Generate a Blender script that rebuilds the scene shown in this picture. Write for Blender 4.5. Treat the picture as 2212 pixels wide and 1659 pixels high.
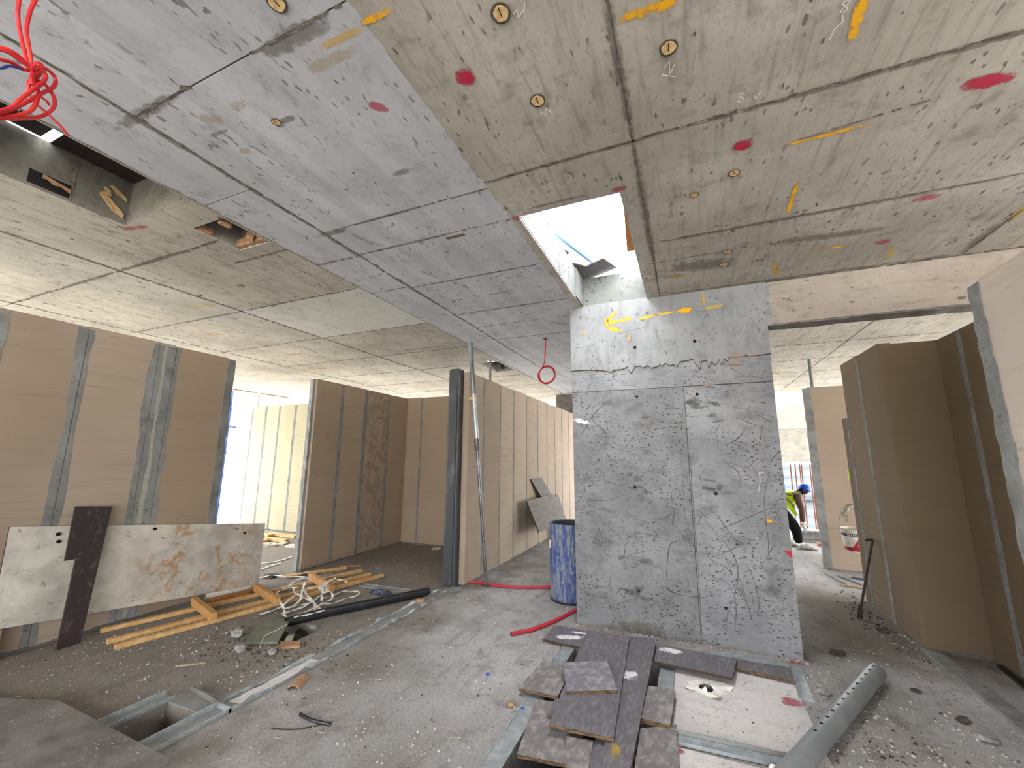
import bpy, bmesh, math, random
from mathutils import Vector, Matrix
random.seed(7)
scene = bpy.context.scene
COL = scene.collection
for o in list(bpy.data.objects):
    bpy.data.objects.remove(o)

# ---------------------------------------------------------------- camera
W_PX, H_PX = 2212, 1659
F_PX = 887.4
PITCH, ROLL, YAW = 0.17947, 0.00594, 0.40137
CAM_Z = 1.5
cam_d = bpy.data.cameras.new('camera')
cam = bpy.data.objects.new('camera', cam_d)
COL.objects.link(cam)
cam_d.sensor_fit = 'HORIZONTAL'
cam_d.sensor_width = 36.0
cam_d.lens = 36.0 * F_PX / W_PX
cam_d.clip_start = 0.03
cam_d.clip_end = 500
_f = Vector((-math.sin(YAW) * math.cos(PITCH), math.cos(YAW) * math.cos(PITCH), math.sin(PITCH)))
_r = Vector((math.cos(YAW), math.sin(YAW), 0))
_u = _r.cross(_f)
_r2 = _r * math.cos(ROLL) + _u * math.sin(ROLL)
_u2 = -_r * math.sin(ROLL) + _u * math.cos(ROLL)
cam.matrix_world = Matrix(((_r2.x, _u2.x, -_f.x, 0), (_r2.y, _u2.y, -_f.y, 0), (_r2.z, _u2.z, -_f.z, CAM_Z), (0, 0, 0, 1)))
scene.camera = cam

# ---------------------------------------------------------------- sky (bright overcast) and exposure
world = bpy.data.worlds.new('overcast_sky')
scene.world = world
world.use_nodes = True
bg = world.node_tree.nodes['Background']
bg.inputs['Color'].default_value = (0.93, 0.965, 1.0, 1)
# overcast sky: evenly white, about three times brighter overhead than at the horizon
wn_ = world.node_tree
_tc = wn_.nodes.new('ShaderNodeTexCoord')
_sx = wn_.nodes.new('ShaderNodeSeparateXYZ')
_mr = wn_.nodes.new('ShaderNodeMapRange')
_mr.inputs['To Min'].default_value = 2.3
_mr.inputs['To Max'].default_value = 6.9
wn_.links.new(_tc.outputs['Generated'], _sx.inputs[0])
wn_.links.new(_sx.outputs[2], _mr.inputs['Value'])
wn_.links.new(_mr.outputs[0], bg.inputs['Strength'])
scene.view_settings.view_transform = 'Standard'
scene.view_settings.look = 'None'
scene.view_settings.exposure = 1.74
scene.view_settings.gamma = 1.0
scene.view_settings.use_curve_mapping = False
scene.cycles.max_bounces = 6
scene.cycles.diffuse_bounces = 4
scene.cycles.transparent_max_bounces = 8
scene.cycles.adaptive_threshold = 0.04


# ---------------------------------------------------------------- materials
def lin(c):
    return tuple(((v / 255) / 12.92 if v / 255 <= 0.04045 else ((v / 255 + 0.055) / 1.055) ** 2.4) for v in c) + (1.0,)


class NT:
    def __init__(self, name):
        self.m = bpy.data.materials.new(name)
        self.m.use_nodes = True
        self.t = self.m.node_tree
        self.n = self.t.nodes
        self.b = self.n['Principled BSDF']
        self.out = self.n['Material Output']
        self.pos = None

    def node(self, typ, **kw):
        nd = self.n.new(typ)
        for k, v in kw.items():
            setattr(nd, k, v)
        return nd

    def set(self, sock, v):
        if isinstance(v, bpy.types.NodeSocket):
            self.t.links.new(v, sock)
        else:
            sock.default_value = v

    def position(self):
        if not self.pos:
            self.pos = self.node('ShaderNodeNewGeometry').outputs['Position']
        return self.pos

    def coord(self, which):
        return self.node('ShaderNodeTexCoord').outputs[which]

    def scaled(self, vec, s):
        nd = self.node('ShaderNodeVectorMath', operation='MULTIPLY')
        self.set(nd.inputs[0], vec)
        nd.inputs[1].default_value = s
        return nd.outputs[0]

    def noise(self, vec, scale, detail=4, rough=0.55, dist=0.0):
        nd = self.node('ShaderNodeTexNoise')
        self.set(nd.inputs['Vector'], vec)
        nd.inputs['Scale'].default_value = scale
        nd.inputs['Detail'].default_value = detail
        nd.inputs['Roughness'].default_value = rough
        nd.inputs['Distortion'].default_value = dist
        return nd.outputs['Fac']

    def ramp(self, fac, a, b, va=0.0, vb=1.0):
        nd = self.node('ShaderNodeMapRange', interpolation_type='SMOOTHSTEP')
        self.set(nd.inputs['Value'], fac)
        nd.inputs['From Min'].default_value = a
        nd.inputs['From Max'].default_value = b
        nd.inputs['To Min'].default_value = va
        nd.inputs['To Max'].default_value = vb
        return nd.outputs[0]

    def mix(self, fac, a, b, blend='MIX'):
        nd = self.node('ShaderNodeMix', data_type='RGBA', blend_type=blend)
        self.set(nd.inputs[0], fac)
        self.set(nd.inputs[6], a)
        self.set(nd.inputs[7], b)
        return nd.outputs[2]

    def math(self, op, a, b=0.0):
        nd = self.node('ShaderNodeMath', operation=op)
        self.set(nd.inputs[0], a)
        self.set(nd.inputs[1], b)
        return nd.outputs[0]

    def bump(self, h, strength=0.3, dist=0.01):
        nd = self.node('ShaderNodeBump')
        self.set(nd.inputs['Height'], h)
        nd.inputs['Strength'].default_value = strength
        nd.inputs['Distance'].default_value = dist
        self.t.links.new(nd.outputs[0], self.b.inputs['Normal'])

    def done(self, col, rough=0.85, metal=0.0, spec=0.3):
        self.set(self.b.inputs['Base Color'], col)
        self.set(self.b.inputs['Roughness'], rough)
        self.b.inputs['Metallic'].default_value = metal
        self.b.inputs['Specular IOR Level'].default_value = spec
        return self.m


MATS = {}


def concrete(name, c_lo, c_hi, stain, streak=(3, 3, 3), speck=0.5, bump=0.35, blotch=1.3, speck_scale=38, planks=False, streak_amt=0.55, speck_col=(62, 56, 50)):
    t = NT(name)
    p = t.position()
    big = t.noise(p, blotch, 3, 0.6)
    mid = t.noise(p, 9, 4, 0.65)
    st = t.noise(t.scaled(p, streak), 1.0, 4, 0.7)
    col = t.mix(t.ramp(big, 0.3, 0.7), lin(c_lo), lin(c_hi))
    col = t.mix(t.math('MULTIPLY', t.ramp(st, 0.48, 0.72), streak_amt), col, lin(stain))
    col = t.mix(t.math('MULTIPLY', t.ramp(mid, 0.52, 0.76), 0.55), col, lin(stain))
    smg = t.noise(p, 4.3, 5, 0.72)
    col = t.mix(t.math('MULTIPLY', t.ramp(smg, 0.54, 0.72), 0.45), col, lin(tuple(v * 0.86 for v in stain)))
    fine = t.noise(t.scaled(p, tuple(0.4 + 0.6 * min(1.0, v / max(streak)) for v in streak)), 75, 2, 0.6)
    col = t.mix(t.math('MULTIPLY', t.ramp(fine, 0.5, 0.75), 0.3), col, lin(stain))
    if planks:
        sx = t.node('ShaderNodeSeparateXYZ')
        t.set(sx.inputs[0], p)
        q = t.math('FLOOR', t.math('MULTIPLY', sx.outputs[0], 8.3))
        wn = t.node('ShaderNodeTexWhiteNoise', noise_dimensions='1D')
        t.set(wn.inputs['W'], q)
        col = t.mix(t.math('MULTIPLY', wn.outputs['Value'], 0.32), col, lin(stain))
    sp = t.noise(t.scaled(p, tuple(0.35 + 0.65 * min(1.0, v / max(streak)) for v in streak)), speck_scale, 1, 0.5)
    rare = t.noise(p, 3.1, 1)
    spk = t.math('MULTIPLY', t.ramp(sp, 0.63 if speck > 0.85 else 0.66, 0.69 if speck > 0.85 else 0.72), t.ramp(rare, 0.36 if speck > 0.85 else 0.42, 0.6))
    col = t.mix(t.math('MULTIPLY', spk, speck), col, lin(speck_col))
    h = t.math('ADD', t.math('MULTIPLY', mid, 0.5), t.math('MULTIPLY', spk, -1.2))
    t.bump(h, bump, 0.006)
    MATS[name] = t.done(col, 0.9, 0, 0.25)
    return MATS[name]


concrete('ceiling_concrete', (150, 143, 134), (174, 167, 158), (112, 105, 96), (26, 2.2, 3), 0.7)
concrete('ceiling_left_concrete', (156, 150, 139), (180, 174, 162), (116, 108, 96), (26, 2.2, 3), 0.75)
concrete('ceiling_pale_concrete', (180, 180, 172), (192, 192, 184), (158, 156, 148), (14, 2.2, 3), 0.4)
concrete('band_concrete', (166, 166, 170), (184, 184, 188), (138, 136, 136), (16, 1.2, 3), 0.6, planks=True, streak_amt=0.35)
concrete('slab_concrete', (146, 143, 136), (164, 161, 154), (118, 113, 105), (3, 3, 5), 0.5)
concrete('column_concrete', (122, 122, 124), (144, 144, 146), (86, 84, 82), (3, 3, 10), 0.9, 0.7, 2.2, 66, streak_amt=0.45)
concrete('column_dark_concrete', (112, 112, 113), (134, 134, 135), (78, 76, 74), (4, 3, 9), 0.9, 0.8, 2.2, 60, streak_amt=0.55)
concrete('column_top_concrete', (122, 123, 124), (142, 142, 143), (100, 97, 93), (8, 3, 2), 0.6, 0.3)
concrete('beam_concrete', (142, 131, 121), (156, 146, 137), (120, 110, 100), (2, 3, 12), 0.7, 0.25)
concrete('rough_concrete', (104, 98, 92), (130, 124, 118), (70, 64, 58), (6, 6, 6), 0.8, 1.0)
def floor_mat():
    t = NT('floor_concrete')
    p = t.position()
    big = t.noise(p, 0.8, 3, 0.6)
    med = t.noise(p, 5.5, 5, 0.7)
    fin = t.noise(p, 42, 3, 0.7)
    drag = t.noise(t.scaled(p, (9, 2.2, 1)), 1.0, 4, 0.7)
    col = t.mix(t.ramp(big, 0.32, 0.68), lin((136, 132, 129)), lin((172, 169, 169)))
    sx = t.node('ShaderNodeSeparateXYZ')
    t.set(sx.inputs[0], p)
    edge = t.math('ADD', sx.outputs[0], t.math('MULTIPLY', t.math('SUBTRACT', t.noise(p, 1.6, 3, 0.65), 0.5), 2.4))
    earth = t.ramp(edge, -2.9, -1.9, 1.0, 0.0)
    col = t.mix(t.math('MULTIPLY', earth, 0.75), col, lin((118, 110, 98)))
    r2 = t.ramp(t.math('ADD', sx.outputs[0], t.math('MULTIPLY', t.noise(p, 2.0, 2), 0.9)), 1.15, 1.6, 0.0, 1.0)
    r3 = t.ramp(t.math('ADD', sx.outputs[1], t.math('MULTIPLY', t.noise(p, 2.6, 2), 0.9)), 4.4, 4.9, 0.0, 1.0)
    r4 = t.ramp(sx.outputs[1], 5.6, 6.6, 1.0, 0.0)
    soil = t.math('MULTIPLY', t.math('MULTIPLY', r2, r3), r4)
    col = t.mix(t.math('MULTIPLY', soil, 0.7), col, lin((96, 84, 68)))
    col = t.mix(t.math('MULTIPLY', t.ramp(drag, 0.48, 0.72), 0.5), col, lin((104, 97, 90)))
    col = t.mix(t.math('MULTIPLY', t.ramp(med, 0.5, 0.72), 0.55), col, lin((98, 91, 84)))
    col = t.mix(t.math('MULTIPLY', t.ramp(fin, 0.54, 0.7), 0.35), col, lin((82, 76, 70)))
    lite = t.noise(p, 60, 2, 0.5)
    col = t.mix(t.math('MULTIPLY', t.ramp(lite, 0.68, 0.74), 0.7), col, lin((200, 195, 188)))
    h = t.math('ADD', t.math('MULTIPLY', med, 0.9), t.math('MULTIPLY', fin, 0.45))
    h = t.math('ADD', h, t.math('MULTIPLY', drag, 0.6))
    t.bump(h, 0.9, 0.012)
    MATS['floor_concrete'] = t.done(col, 0.92, 0, 0.2)


floor_mat()
concrete('dusty_board', (104, 100, 95), (134, 129, 124), (84, 79, 74), (3, 6, 3), 0.8, 0.7, 2.5, 60, speck_col=(170, 166, 160))
concrete('cement_sheet', (198, 193, 191), (214, 209, 207), (166, 159, 154), (3, 3, 3), 0.7, 0.2, 1.5, 70)
concrete('ground', (194, 189, 180), (206, 201, 192), (180, 174, 164), (1, 1, 1), 0.2)
concrete('mortar', (116, 116, 113), (138, 138, 135), (98, 97, 94), (6, 6, 8), 0.4, 0.7, 4.0)
concrete('dark_mortar', (96, 94, 90), (116, 114, 109), (78, 75, 70), (6, 6, 8), 0.4, 0.7, 4.0)
concrete('dirt', (52, 46, 40), (74, 66, 57), (34, 30, 26), (6, 6, 6), 0.8, 1.2, 6, 60, speck_col=(150, 145, 138))


def panel_mat(name, lo, hi, stain, patchy=False):
    t = NT(name)
    p = t.position()
    big = t.noise(p, 1.6, 2)
    oi = t.node('ShaderNodeObjectInfo').outputs['Random']
    hs = t.noise(t.scaled(p, (1.5, 1.5, 26)), 1.0, 3, 0.6)
    col = t.mix(t.ramp(t.math('ADD', t.math('MULTIPLY', big, 0.6), t.math('MULTIPLY', oi, 0.4)), 0.25, 0.75), lin(lo), lin(hi))
    col = t.mix(t.math('MULTIPLY', t.ramp(hs, 0.5, 0.75), 0.3), col, lin(stain))
    sm = t.noise(t.scaled(p, (5, 5, 22)), 1.0, 3, 0.5)
    rr = t.noise(p, 2.3, 2)
    col = t.mix(t.math('MULTIPLY', t.math('MULTIPLY', t.ramp(sm, 0.62, 0.72), t.ramp(rr, 0.5, 0.62)), 0.45), col, lin(stain))
    if patchy:
        pt = t.noise(p, 7, 8, 0.7, 0.5)
        col = t.mix(t.math('MULTIPLY', t.ramp(pt, 0.46, 0.54), 0.55), col, lin((172, 157, 141)))
    t.bump(t.math('ADD', t.noise(p, 90, 1), t.math('MULTIPLY', hs, 0.8)), 0.18, 0.004)
    MATS[name] = t.done(col, 0.9, 0, 0.2)


panel_mat('panel_beige', (147, 130, 113), (163, 147, 130), (120, 105, 90))
panel_mat('panel_pale', (176, 164, 152), (190, 178, 166), (148, 136, 124))
panel_mat('panel_brown', (150, 131, 111), (162, 144, 124), (126, 110, 92))
panel_mat('panel_patched', (136, 118, 101), (146, 128, 112), (120, 104, 90), True)
panel_mat('panel_grey', (146, 142, 132), (158, 154, 144), (124, 120, 110))
panel_mat('panel_cream', (150, 143, 119), (164, 157, 132), (132, 125, 105))
panel_mat('panel_shaded', (108, 93, 74), (120, 104, 84), (92, 79, 64))  # darker copy of the wall panels, shade of the right walls put into colour


def simple(name, c, rough=0.6, metal=0.0, var=None, scale=8.0, stretch=(1, 1, 1), bump=0.0, spec=0.4, world_pos=False, lo=0.4, hi=0.65):
    t = NT(name)
    p = t.position() if world_pos else t.coord('Object')
    col = lin(c)
    if var:
        n = t.noise(t.scaled(p, stretch), scale, 4, 0.65)
        col = t.mix(t.ramp(n, lo, hi), lin(c), lin(var))
        if bump:
            t.bump(n, bump, 0.005)
    MATS[name] = t.done(col, rough, metal, spec)
    return MATS[name]


simple('film_ply', (92, 87, 91), 0.5, 0, (140, 136, 142), 28, (2.0, .6, 1), 0.06, 0.5, lo=0.36, hi=0.92)
simple('film_ply_pale', (112, 108, 114), 0.5, 0, (156, 153, 160), 18, (1, 1, 1), 0.08, 0.5, lo=0.42, hi=0.75)
simple('film_ply_dusty', (112, 107, 106), 0.65, 0, (158, 153, 149), 22, (1, .7, 1), 0.1, 0.4, lo=0.4, hi=0.78)
simple('film_ply_dark', (44, 36, 35), 0.5, 0, (86, 76, 70), 26, (1, 1, 0.5), 0.2, 0.4, lo=0.5, hi=0.78)
simple('ply_edge', (112, 88, 62), 0.8, 0, (60, 46, 36), 24, (1, 1, 6), 0.1, lo=0.4, hi=0.6)
simple('ply_edge_dark', (74, 58, 46), 0.8, 0, (46, 36, 30), 30, (1, 1, 8), 0.1)
simple('grey_ply', (94, 88, 80), 0.75, 0, (108, 102, 94), 6, (1, 1, 3), 0.03)
simple('timber', (190, 148, 96), 0.7, 0, (208, 170, 118), 5, (3, 3, 3), 0.05)
simple('timber_block', (172, 124, 70), 0.75, 0, (190, 146, 92), 7, (2, 2, 2), 0.05)
simple('timber_brown', (150, 112, 82), 0.8, 0, (172, 134, 100), 8, (3, 3, 3), 0.1)
simple('timber_orange', (176, 116, 58), 0.8, 0, (128, 82, 42), 14, (3, 3, 1), 0.1)
simple('galvanised', (158, 165, 168), 0.42, 0.5, (184, 190, 192), 14, (1, 1, 1), 0.05, 0.5)
simple('galvanised_dusty', (136, 138, 136), 0.6, 0.35, (158, 156, 152), 9, (1, 1, 1), 0.15, 0.4)
simple('galvanised_pipe', (138, 142, 144), 0.42, 0.3, (154, 157, 158), 5, (1, 1, 1), 0.0, 0.5)
simple('dark_steel', (62, 63, 64), 0.55, 0.25, (100, 101, 102), 6, (1, 1, 0.4), 0.05, 0.4, lo=0.5, hi=0.75)
simple('prop_steel', (120, 122, 122), 0.4, 0.75, (90, 90, 88), 9, (1, 1, 0.3), 0.05, 0.5)
simple('rusty_iron', (48, 42, 38), 0.7, 0.4, (70, 58, 48), 20)
simple('rebar_rust', (150, 96, 70), 0.8, 0.1, (176, 122, 96), 20)
simple('red_plastic', (186, 44, 58), 0.5, 0, (164, 40, 54), 12)
simple('red_cable', (206, 46, 44), 0.4, 0, (180, 30, 44), 9)
simple('red_conduit', (176, 26, 40), 0.4, 0, (150, 20, 34), 9)
simple('blue_cable', (38, 52, 130), 0.4)
simple('black_plastic', (30, 30, 34), 0.4, 0, (58, 57, 58), 9, lo=0.5, hi=0.75)
simple('white_strap', (226, 224, 220), 0.5, 0, (206, 202, 196), 12)
simple('white_paper', (236, 232, 228), 0.8, 0, (220, 210, 200), 14)
simple('green_board', (100, 104, 90), 0.85, 0, (118, 118, 104), 8)
simple('stone_grey', (150, 148, 146), 0.95, 0, (120, 116, 112), 30, bump=0.5)
simple('gravel_mix', (124, 116, 108), 0.95, 0, (186, 180, 172), 3.0, world_pos=True)
simple('dark_debris', (58, 50, 44), 0.95, 0, (84, 74, 64), 20)
simple('foam', (206, 178, 128), 0.9, 0, (182, 146, 96), 40, bump=0.5)
simple('shaving', (156, 143, 122), 0.9, 0, (178, 166, 146), 20)
concrete('slab_skylight_dimmed', (106, 107, 104), (120, 121, 117), (84, 84, 80), (3, 8, 3), 0.9)  # slab concrete darkened to tone down the sky's glare on the opening
concrete('slab_shaft_shaded', (100, 97, 88), (118, 114, 104), (78, 74, 66), (3, 6, 3), 0.6)  # slab concrete darkened so the shaft's shade sits in the colour
simple('void_shade', (20, 17, 15), 0.95)  # near-black painted in place of the shade inside holes and pockets
simple('crack_dark', (74, 67, 60), 0.95, 0, (118, 110, 101), 26, world_pos=True)
simple('scratch_grey', (78, 76, 74), 0.95, 0, (112, 110, 108), 20, world_pos=True)
simple('chalk', (206, 202, 196), 0.95)
simple('blue_plastic', (44, 84, 190), 0.4)
simple('blue_pole', (116, 158, 206), 0.5)
simple('scaffold_blue', (62, 88, 150), 0.5, 0.2)
simple('fence_sheet', (120, 132, 142), 0.55, 0.1, (128, 140, 150), 3)
simple('skin', (74, 50, 42), 0.5, 0, (92, 66, 56), 8)
simple('vest_yellow', (206, 242, 20), 0.7, 0, (190, 226, 10), 10)
simple('reflective_grey', (112, 112, 96), 0.6)
simple('trousers_black', (24, 23, 24), 0.95, 0, (60, 58, 56), 16, lo=0.58, hi=0.78, spec=0.1)
simple('helmet_blue', (32, 92, 214), 0.35, 0, (24, 76, 190), 5)
simple('shoe_grey', (170, 168, 160), 0.8, 0, (130, 126, 118), 18)
simple('sole_grey', (110, 104, 96), 0.8)
simple('glove_white', (206, 204, 198), 0.9, 0, (176, 172, 164), 25)
simple('hair_dark', (22, 18, 17), 0.95)
simple('bucket_white', (206, 200, 190), 0.5, 0, (176, 164, 146), 12)
simple('label_red', (172, 28, 44), 0.5, 0, (140, 24, 38), 10)
simple('label_navy', (44, 42, 84), 0.5)
simple('label_white', (222, 216, 208), 0.5)
simple('rag_grey', (150, 144, 128), 0.95, 0, (96, 88, 72), 18)
simple('tarp_navy', (34, 40, 72), 0.5, 0, (92, 98, 120), 22)
simple('inside_dark', (58, 64, 66), 0.7)


def drum_mat():
    t = NT('drum_paint')
    p = t.coord('Object')
    n = t.noise(t.scaled(p, (16, 16, 2.6)), 1.5, 9, 0.8, 0.4)
    col = t.mix(t.ramp(n, 0.44, 0.6), lin((36, 62, 118)), lin((122, 124, 126)))
    n2 = t.noise(p, 30, 4)
    col = t.mix(t.math('MULTIPLY', t.ramp(n2, 0.55, 0.75), 0.5), col, lin((166, 164, 160)))
    t.bump(n, 0.2, 0.004)
    MATS['drum_paint'] = t.done(col, 0.6, 0, 0.4)


drum_mat()


def stained_sheet_mat():
    t = NT('stained_sheet')
    p = t.position()
    n = t.noise(p, 4, 7, 0.65, 0.3)
    col = t.mix(t.ramp(n, 0.3, 0.7), lin((164, 158, 148)), lin((204, 198, 186)))
    ru = t.noise(p, 6.5, 6, 0.7, 0.5)
    c = t.node('ShaderNodeVectorMath', operation='DISTANCE')
    t.set(c.inputs[0], p)
    c.inputs[1].default_value = (-4.85, 3.0, 0.45)
    near = t.ramp(c.outputs['Value'], 0.25, 0.85, 1.0, 0.0)
    col = t.mix(t.math('MULTIPLY', t.math('MULTIPLY', t.ramp(ru, 0.5, 0.62), near), 0.75), col, lin((168, 120, 66)))
    dk = t.noise(p, 14, 5, 0.6, 0.6)
    col = t.mix(t.math('MULTIPLY', t.ramp(dk, 0.6, 0.72), 0.6), col, lin((90, 84, 76)))
    t.bump(n, 0.2, 0.004)
    MATS['stained_sheet'] = t.done(col, 0.8, 0, 0.3)


stained_sheet_mat()


def spray_mat(name, c, soft=0.5, dens=1.0, nscale=9):
    """sprayed paint: covers the middle of its patch, breaks up towards the rim"""
    t = NT(name)
    g = t.coord('Generated')
    sx = t.node('ShaderNodeSeparateXYZ')
    t.set(sx.inputs[0], g)
    u = t.math('ABSOLUTE', t.math('SUBTRACT', t.math('MULTIPLY', sx.outputs[0], 2), 1))
    v = t.math('ABSOLUTE', t.math('SUBTRACT', t.math('MULTIPLY', sx.outputs[1], 2), 1))
    d = t.math('ADD', t.math('POWER', u, 3), t.math('POWER', v, 2))
    n = t.noise(t.position(), nscale * 1.5, 4, 0.65)
    n2 = t.noise(t.position(), nscale * 9, 4, 0.7)
    a = t.math('ADD', t.math('MULTIPLY', t.math('SUBTRACT', 1.0, d), 1.25), t.math('MULTIPLY', t.math('SUBTRACT', n, 0.5), 3.4))
    a = t.math('ADD', a, t.math('MULTIPLY', t.math('SUBTRACT', n2, 0.5), 1.6))
    a = t.ramp(a, 1.0 - soft, 1.15, 0.0, dens)
    edge = t.ramp(d, 0.55, 1.0, 1.0, 0.0)
    a = t.math('MULTIPLY', a, edge)
    tr = t.node('ShaderNodeBsdfTransparent')
    mx = t.node('ShaderNodeMixShader')
    t.done(lin(c), 0.8, 0, 0.3)
    t.set(mx.inputs[0], a)
    t.t.links.new(tr.outputs[0], mx.inputs[1])
    t.t.links.new(t.b.outputs[0], mx.inputs[2])
    t.t.links.new(mx.outputs[0], t.out.inputs['Surface'])
    MATS[name] = t.m


spray_mat('spray_yellow', (222, 164, 20), 0.8, 0.95)
spray_mat('spray_yellow_thin', (206, 168, 60), 0.8, 0.5)
spray_mat('spray_red', (168, 24, 58), 0.9, 0.95)
spray_mat('spray_red_thin', (176, 60, 84), 0.9, 0.6)
spray_mat('stain_dark', (114, 107, 97), 0.95, 0.5, 9)
spray_mat('stain_grey', (106, 104, 101), 0.95, 0.5, 10)
spray_mat('stain_tan', (178, 160, 132), 0.7, 0.4, 9)
spray_mat('spatter_white', (222, 221, 222), 0.75, 0.9, 11)


# ---------------------------------------------------------------- mesh helpers
class MB:
    def __init__(self):
        self.v, self.f, self.m = [], [], []

    def add(self, verts, faces, m=0):
        b = len(self.v)
        self.v += [tuple(p) for p in verts]
        for i, fc in enumerate(faces):
            self.f.append(tuple(b + k for k in fc))
            self.m.append(m[i] if isinstance(m, (list, tuple)) else m)
        return self

    def box(self, x0, y0, z0, x1, y1, z1, m=0):
        vs = [(x0, y0, z0), (x1, y0, z0), (x1, y1, z0), (x0, y1, z0), (x0, y0, z1), (x1, y0, z1), (x1, y1, z1), (x0, y1, z1)]
        return self.add(vs, [(0, 3, 2, 1), (4, 5, 6, 7), (0, 1, 5, 4), (1, 2, 6, 5), (2, 3, 7, 6), (3, 0, 4, 7)], m)

    def hexa(self, bot, top, m=0):
        """two matching loops (lists of 3-D points) joined into a solid"""
        n = len(bot)
        fs = [tuple(reversed(range(n))), tuple(range(n, 2 * n))] + [(i, (i + 1) % n, n + (i + 1) % n, n + i) for i in range(n)]
        ms = m if isinstance(m, int) else [m[0], m[0]] + [m[1]] * n
        return self.add(list(bot) + list(top), fs, ms)

    def prism(self, poly, z0, z1, m=0):
        return self.hexa([(x, y, z0) for x, y in poly], [(x, y, z1) for x, y in poly], m)

    def sheet(self, corners, t, m=0):
        """thick sheet: front corners, extruded backwards along the normal"""
        c = [Vector(p) for p in corners]
        n = (c[1] - c[0]).cross(c[-1] - c[0]).normalized()
        return self.hexa([p - n * t for p in c], c, m)

    def bar(self, a, b, w, h, m=0, up=(0, 0, 1)):
        a, b = Vector(a), Vector(b)
        d = (b - a).normalized()
        s = d.cross(Vector(up))
        if s.length < 1e-4:
            s = Vector((1, 0, 0))
        s.normalize()
        u = s.cross(d).normalized()
        q = [s * (-w / 2) - u * h / 2, s * (w / 2) - u * h / 2, s * (w / 2) + u * h / 2, s * (-w / 2) + u * h / 2]
        return self.hexa([a + k for k in q], [b + k for k in q], m)

    def tube(self, path, r, n=8, m=0, cap=True):
        P = [Vector(p) for p in path]
        R = r if isinstance(r, (list, tuple)) else [r] * len(P)
        rings = []
        prev = None
        for i, p in enumerate(P):
            d = (P[min(i + 1, len(P) - 1)] - P[max(i - 1, 0)])
            d = d.normalized() if d.length > 1e-9 else Vector((0, 0, 1))
            if prev is None:
                ref = Vector((0, 0, 1)) if abs(d.z) < 0.9 else Vector((1, 0, 0))
                a = d.cross(ref).normalized()
            else:
                a = prev - d * prev.dot(d)
                a = a.normalized() if a.length > 1e-6 else d.cross(Vector((0, 0, 1))).normalized()
            prev = a
            b = d.cross(a)
            rings.append([p + (a * math.cos(2 * math.pi * k / n) + b * math.sin(2 * math.pi * k / n)) * R[i] for k in range(n)])
        vs = [q for rg in rings for q in rg]
        fs = []
        for i in range(len(P) - 1):
            for k in range(n):
                fs.append((i * n + k, i * n + (k + 1) % n, (i + 1) * n + (k + 1) % n, (i + 1) * n + k))
        if cap:
            fs.append(tuple(reversed(range(n))))
            fs.append(tuple((len(P) - 1) * n + k for k in range(n)))
        return self.add(vs, fs, m)

    def ribbon(self, path, w, t=0.0015, m=0, twist=0.0):
        P = [Vector(p) for p in path]
        vs, n = [], 4
        for i, p in enumerate(P):
            d = (P[min(i + 1, len(P) - 1)] - P[max(i - 1, 0)]).normalized()
            s = d.cross(Vector((0, 0, 1)))
            s = s.normalized() if s.length > 1e-4 else Vector((1, 0, 0))
            u = s.cross(d)
            a = twist * math.sin(i * 0.9 + twist * 7)
            s2, u2 = s * math.cos(a) + u * math.sin(a), u * math.cos(a) - s * math.sin(a)
            vs += [p - s2 * w / 2 - u2 * t / 2, p + s2 * w / 2 - u2 * t / 2, p + s2 * w / 2 + u2 * t / 2, p - s2 * w / 2 + u2 * t / 2]
        fs = [(3, 2, 1, 0), tuple((len(P) - 1) * 4 + k for k in range(4))]
        for i in range(len(P) - 1):
            for k in range(4):
                fs.append((i * 4 + k, i * 4 + (k + 1) % 4, i * 4 + 4 + (k + 1) % 4, i * 4 + 4 + k))
        return self.add(vs, fs, m)

    def lathe(self, prof, c=(0, 0), n=32, m=0):
        """closed profile of (r, z) turned about the z axis through c"""
        vs = [(c[0] + r * math.cos(2 * math.pi * k / n), c[1] + r * math.sin(2 * math.pi * k / n), z) for r, z in prof for k in range(n)]
        fs = []
        for i in range(len(prof) - 1):
            for k in range(n):
                fs.append((i * n + k, i * n + (k + 1) % n, (i + 1) * n + (k + 1) % n, (i + 1) * n + k))
        return self.add(vs, fs, m)


def smooth_path(pts, k=6):
    P = [Vector(p) for p in pts]
    if len(P) < 3:
        return P
    out = []
    for i in range(len(P) - 1):
        p0, p1, p2, p3 = P[max(i - 1, 0)], P[i], P[i + 1], P[min(i + 2, len(P) - 1)]
        for j in range(k):
            t = j / k
            out.append(0.5 * ((2 * p1) + (p2 - p0) * t + (2 * p0 - 5 * p1 + 4 * p2 - p3) * t * t + (3 * p1 - p0 - 3 * p2 + p3) * t ** 3))
    out.append(P[-1])
    return out


def tag(o, label=None, cat=None, group=None, kind=None):
    if label: o['label'] = label
    if cat: o['category'] = cat
    if group: o['group'] = group
    if kind: o['kind'] = kind
    return o


def wloc(o):
    v = Vector(o.location)
    while o.parent:
        o = o.parent
        v += o.location
    return v


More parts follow.
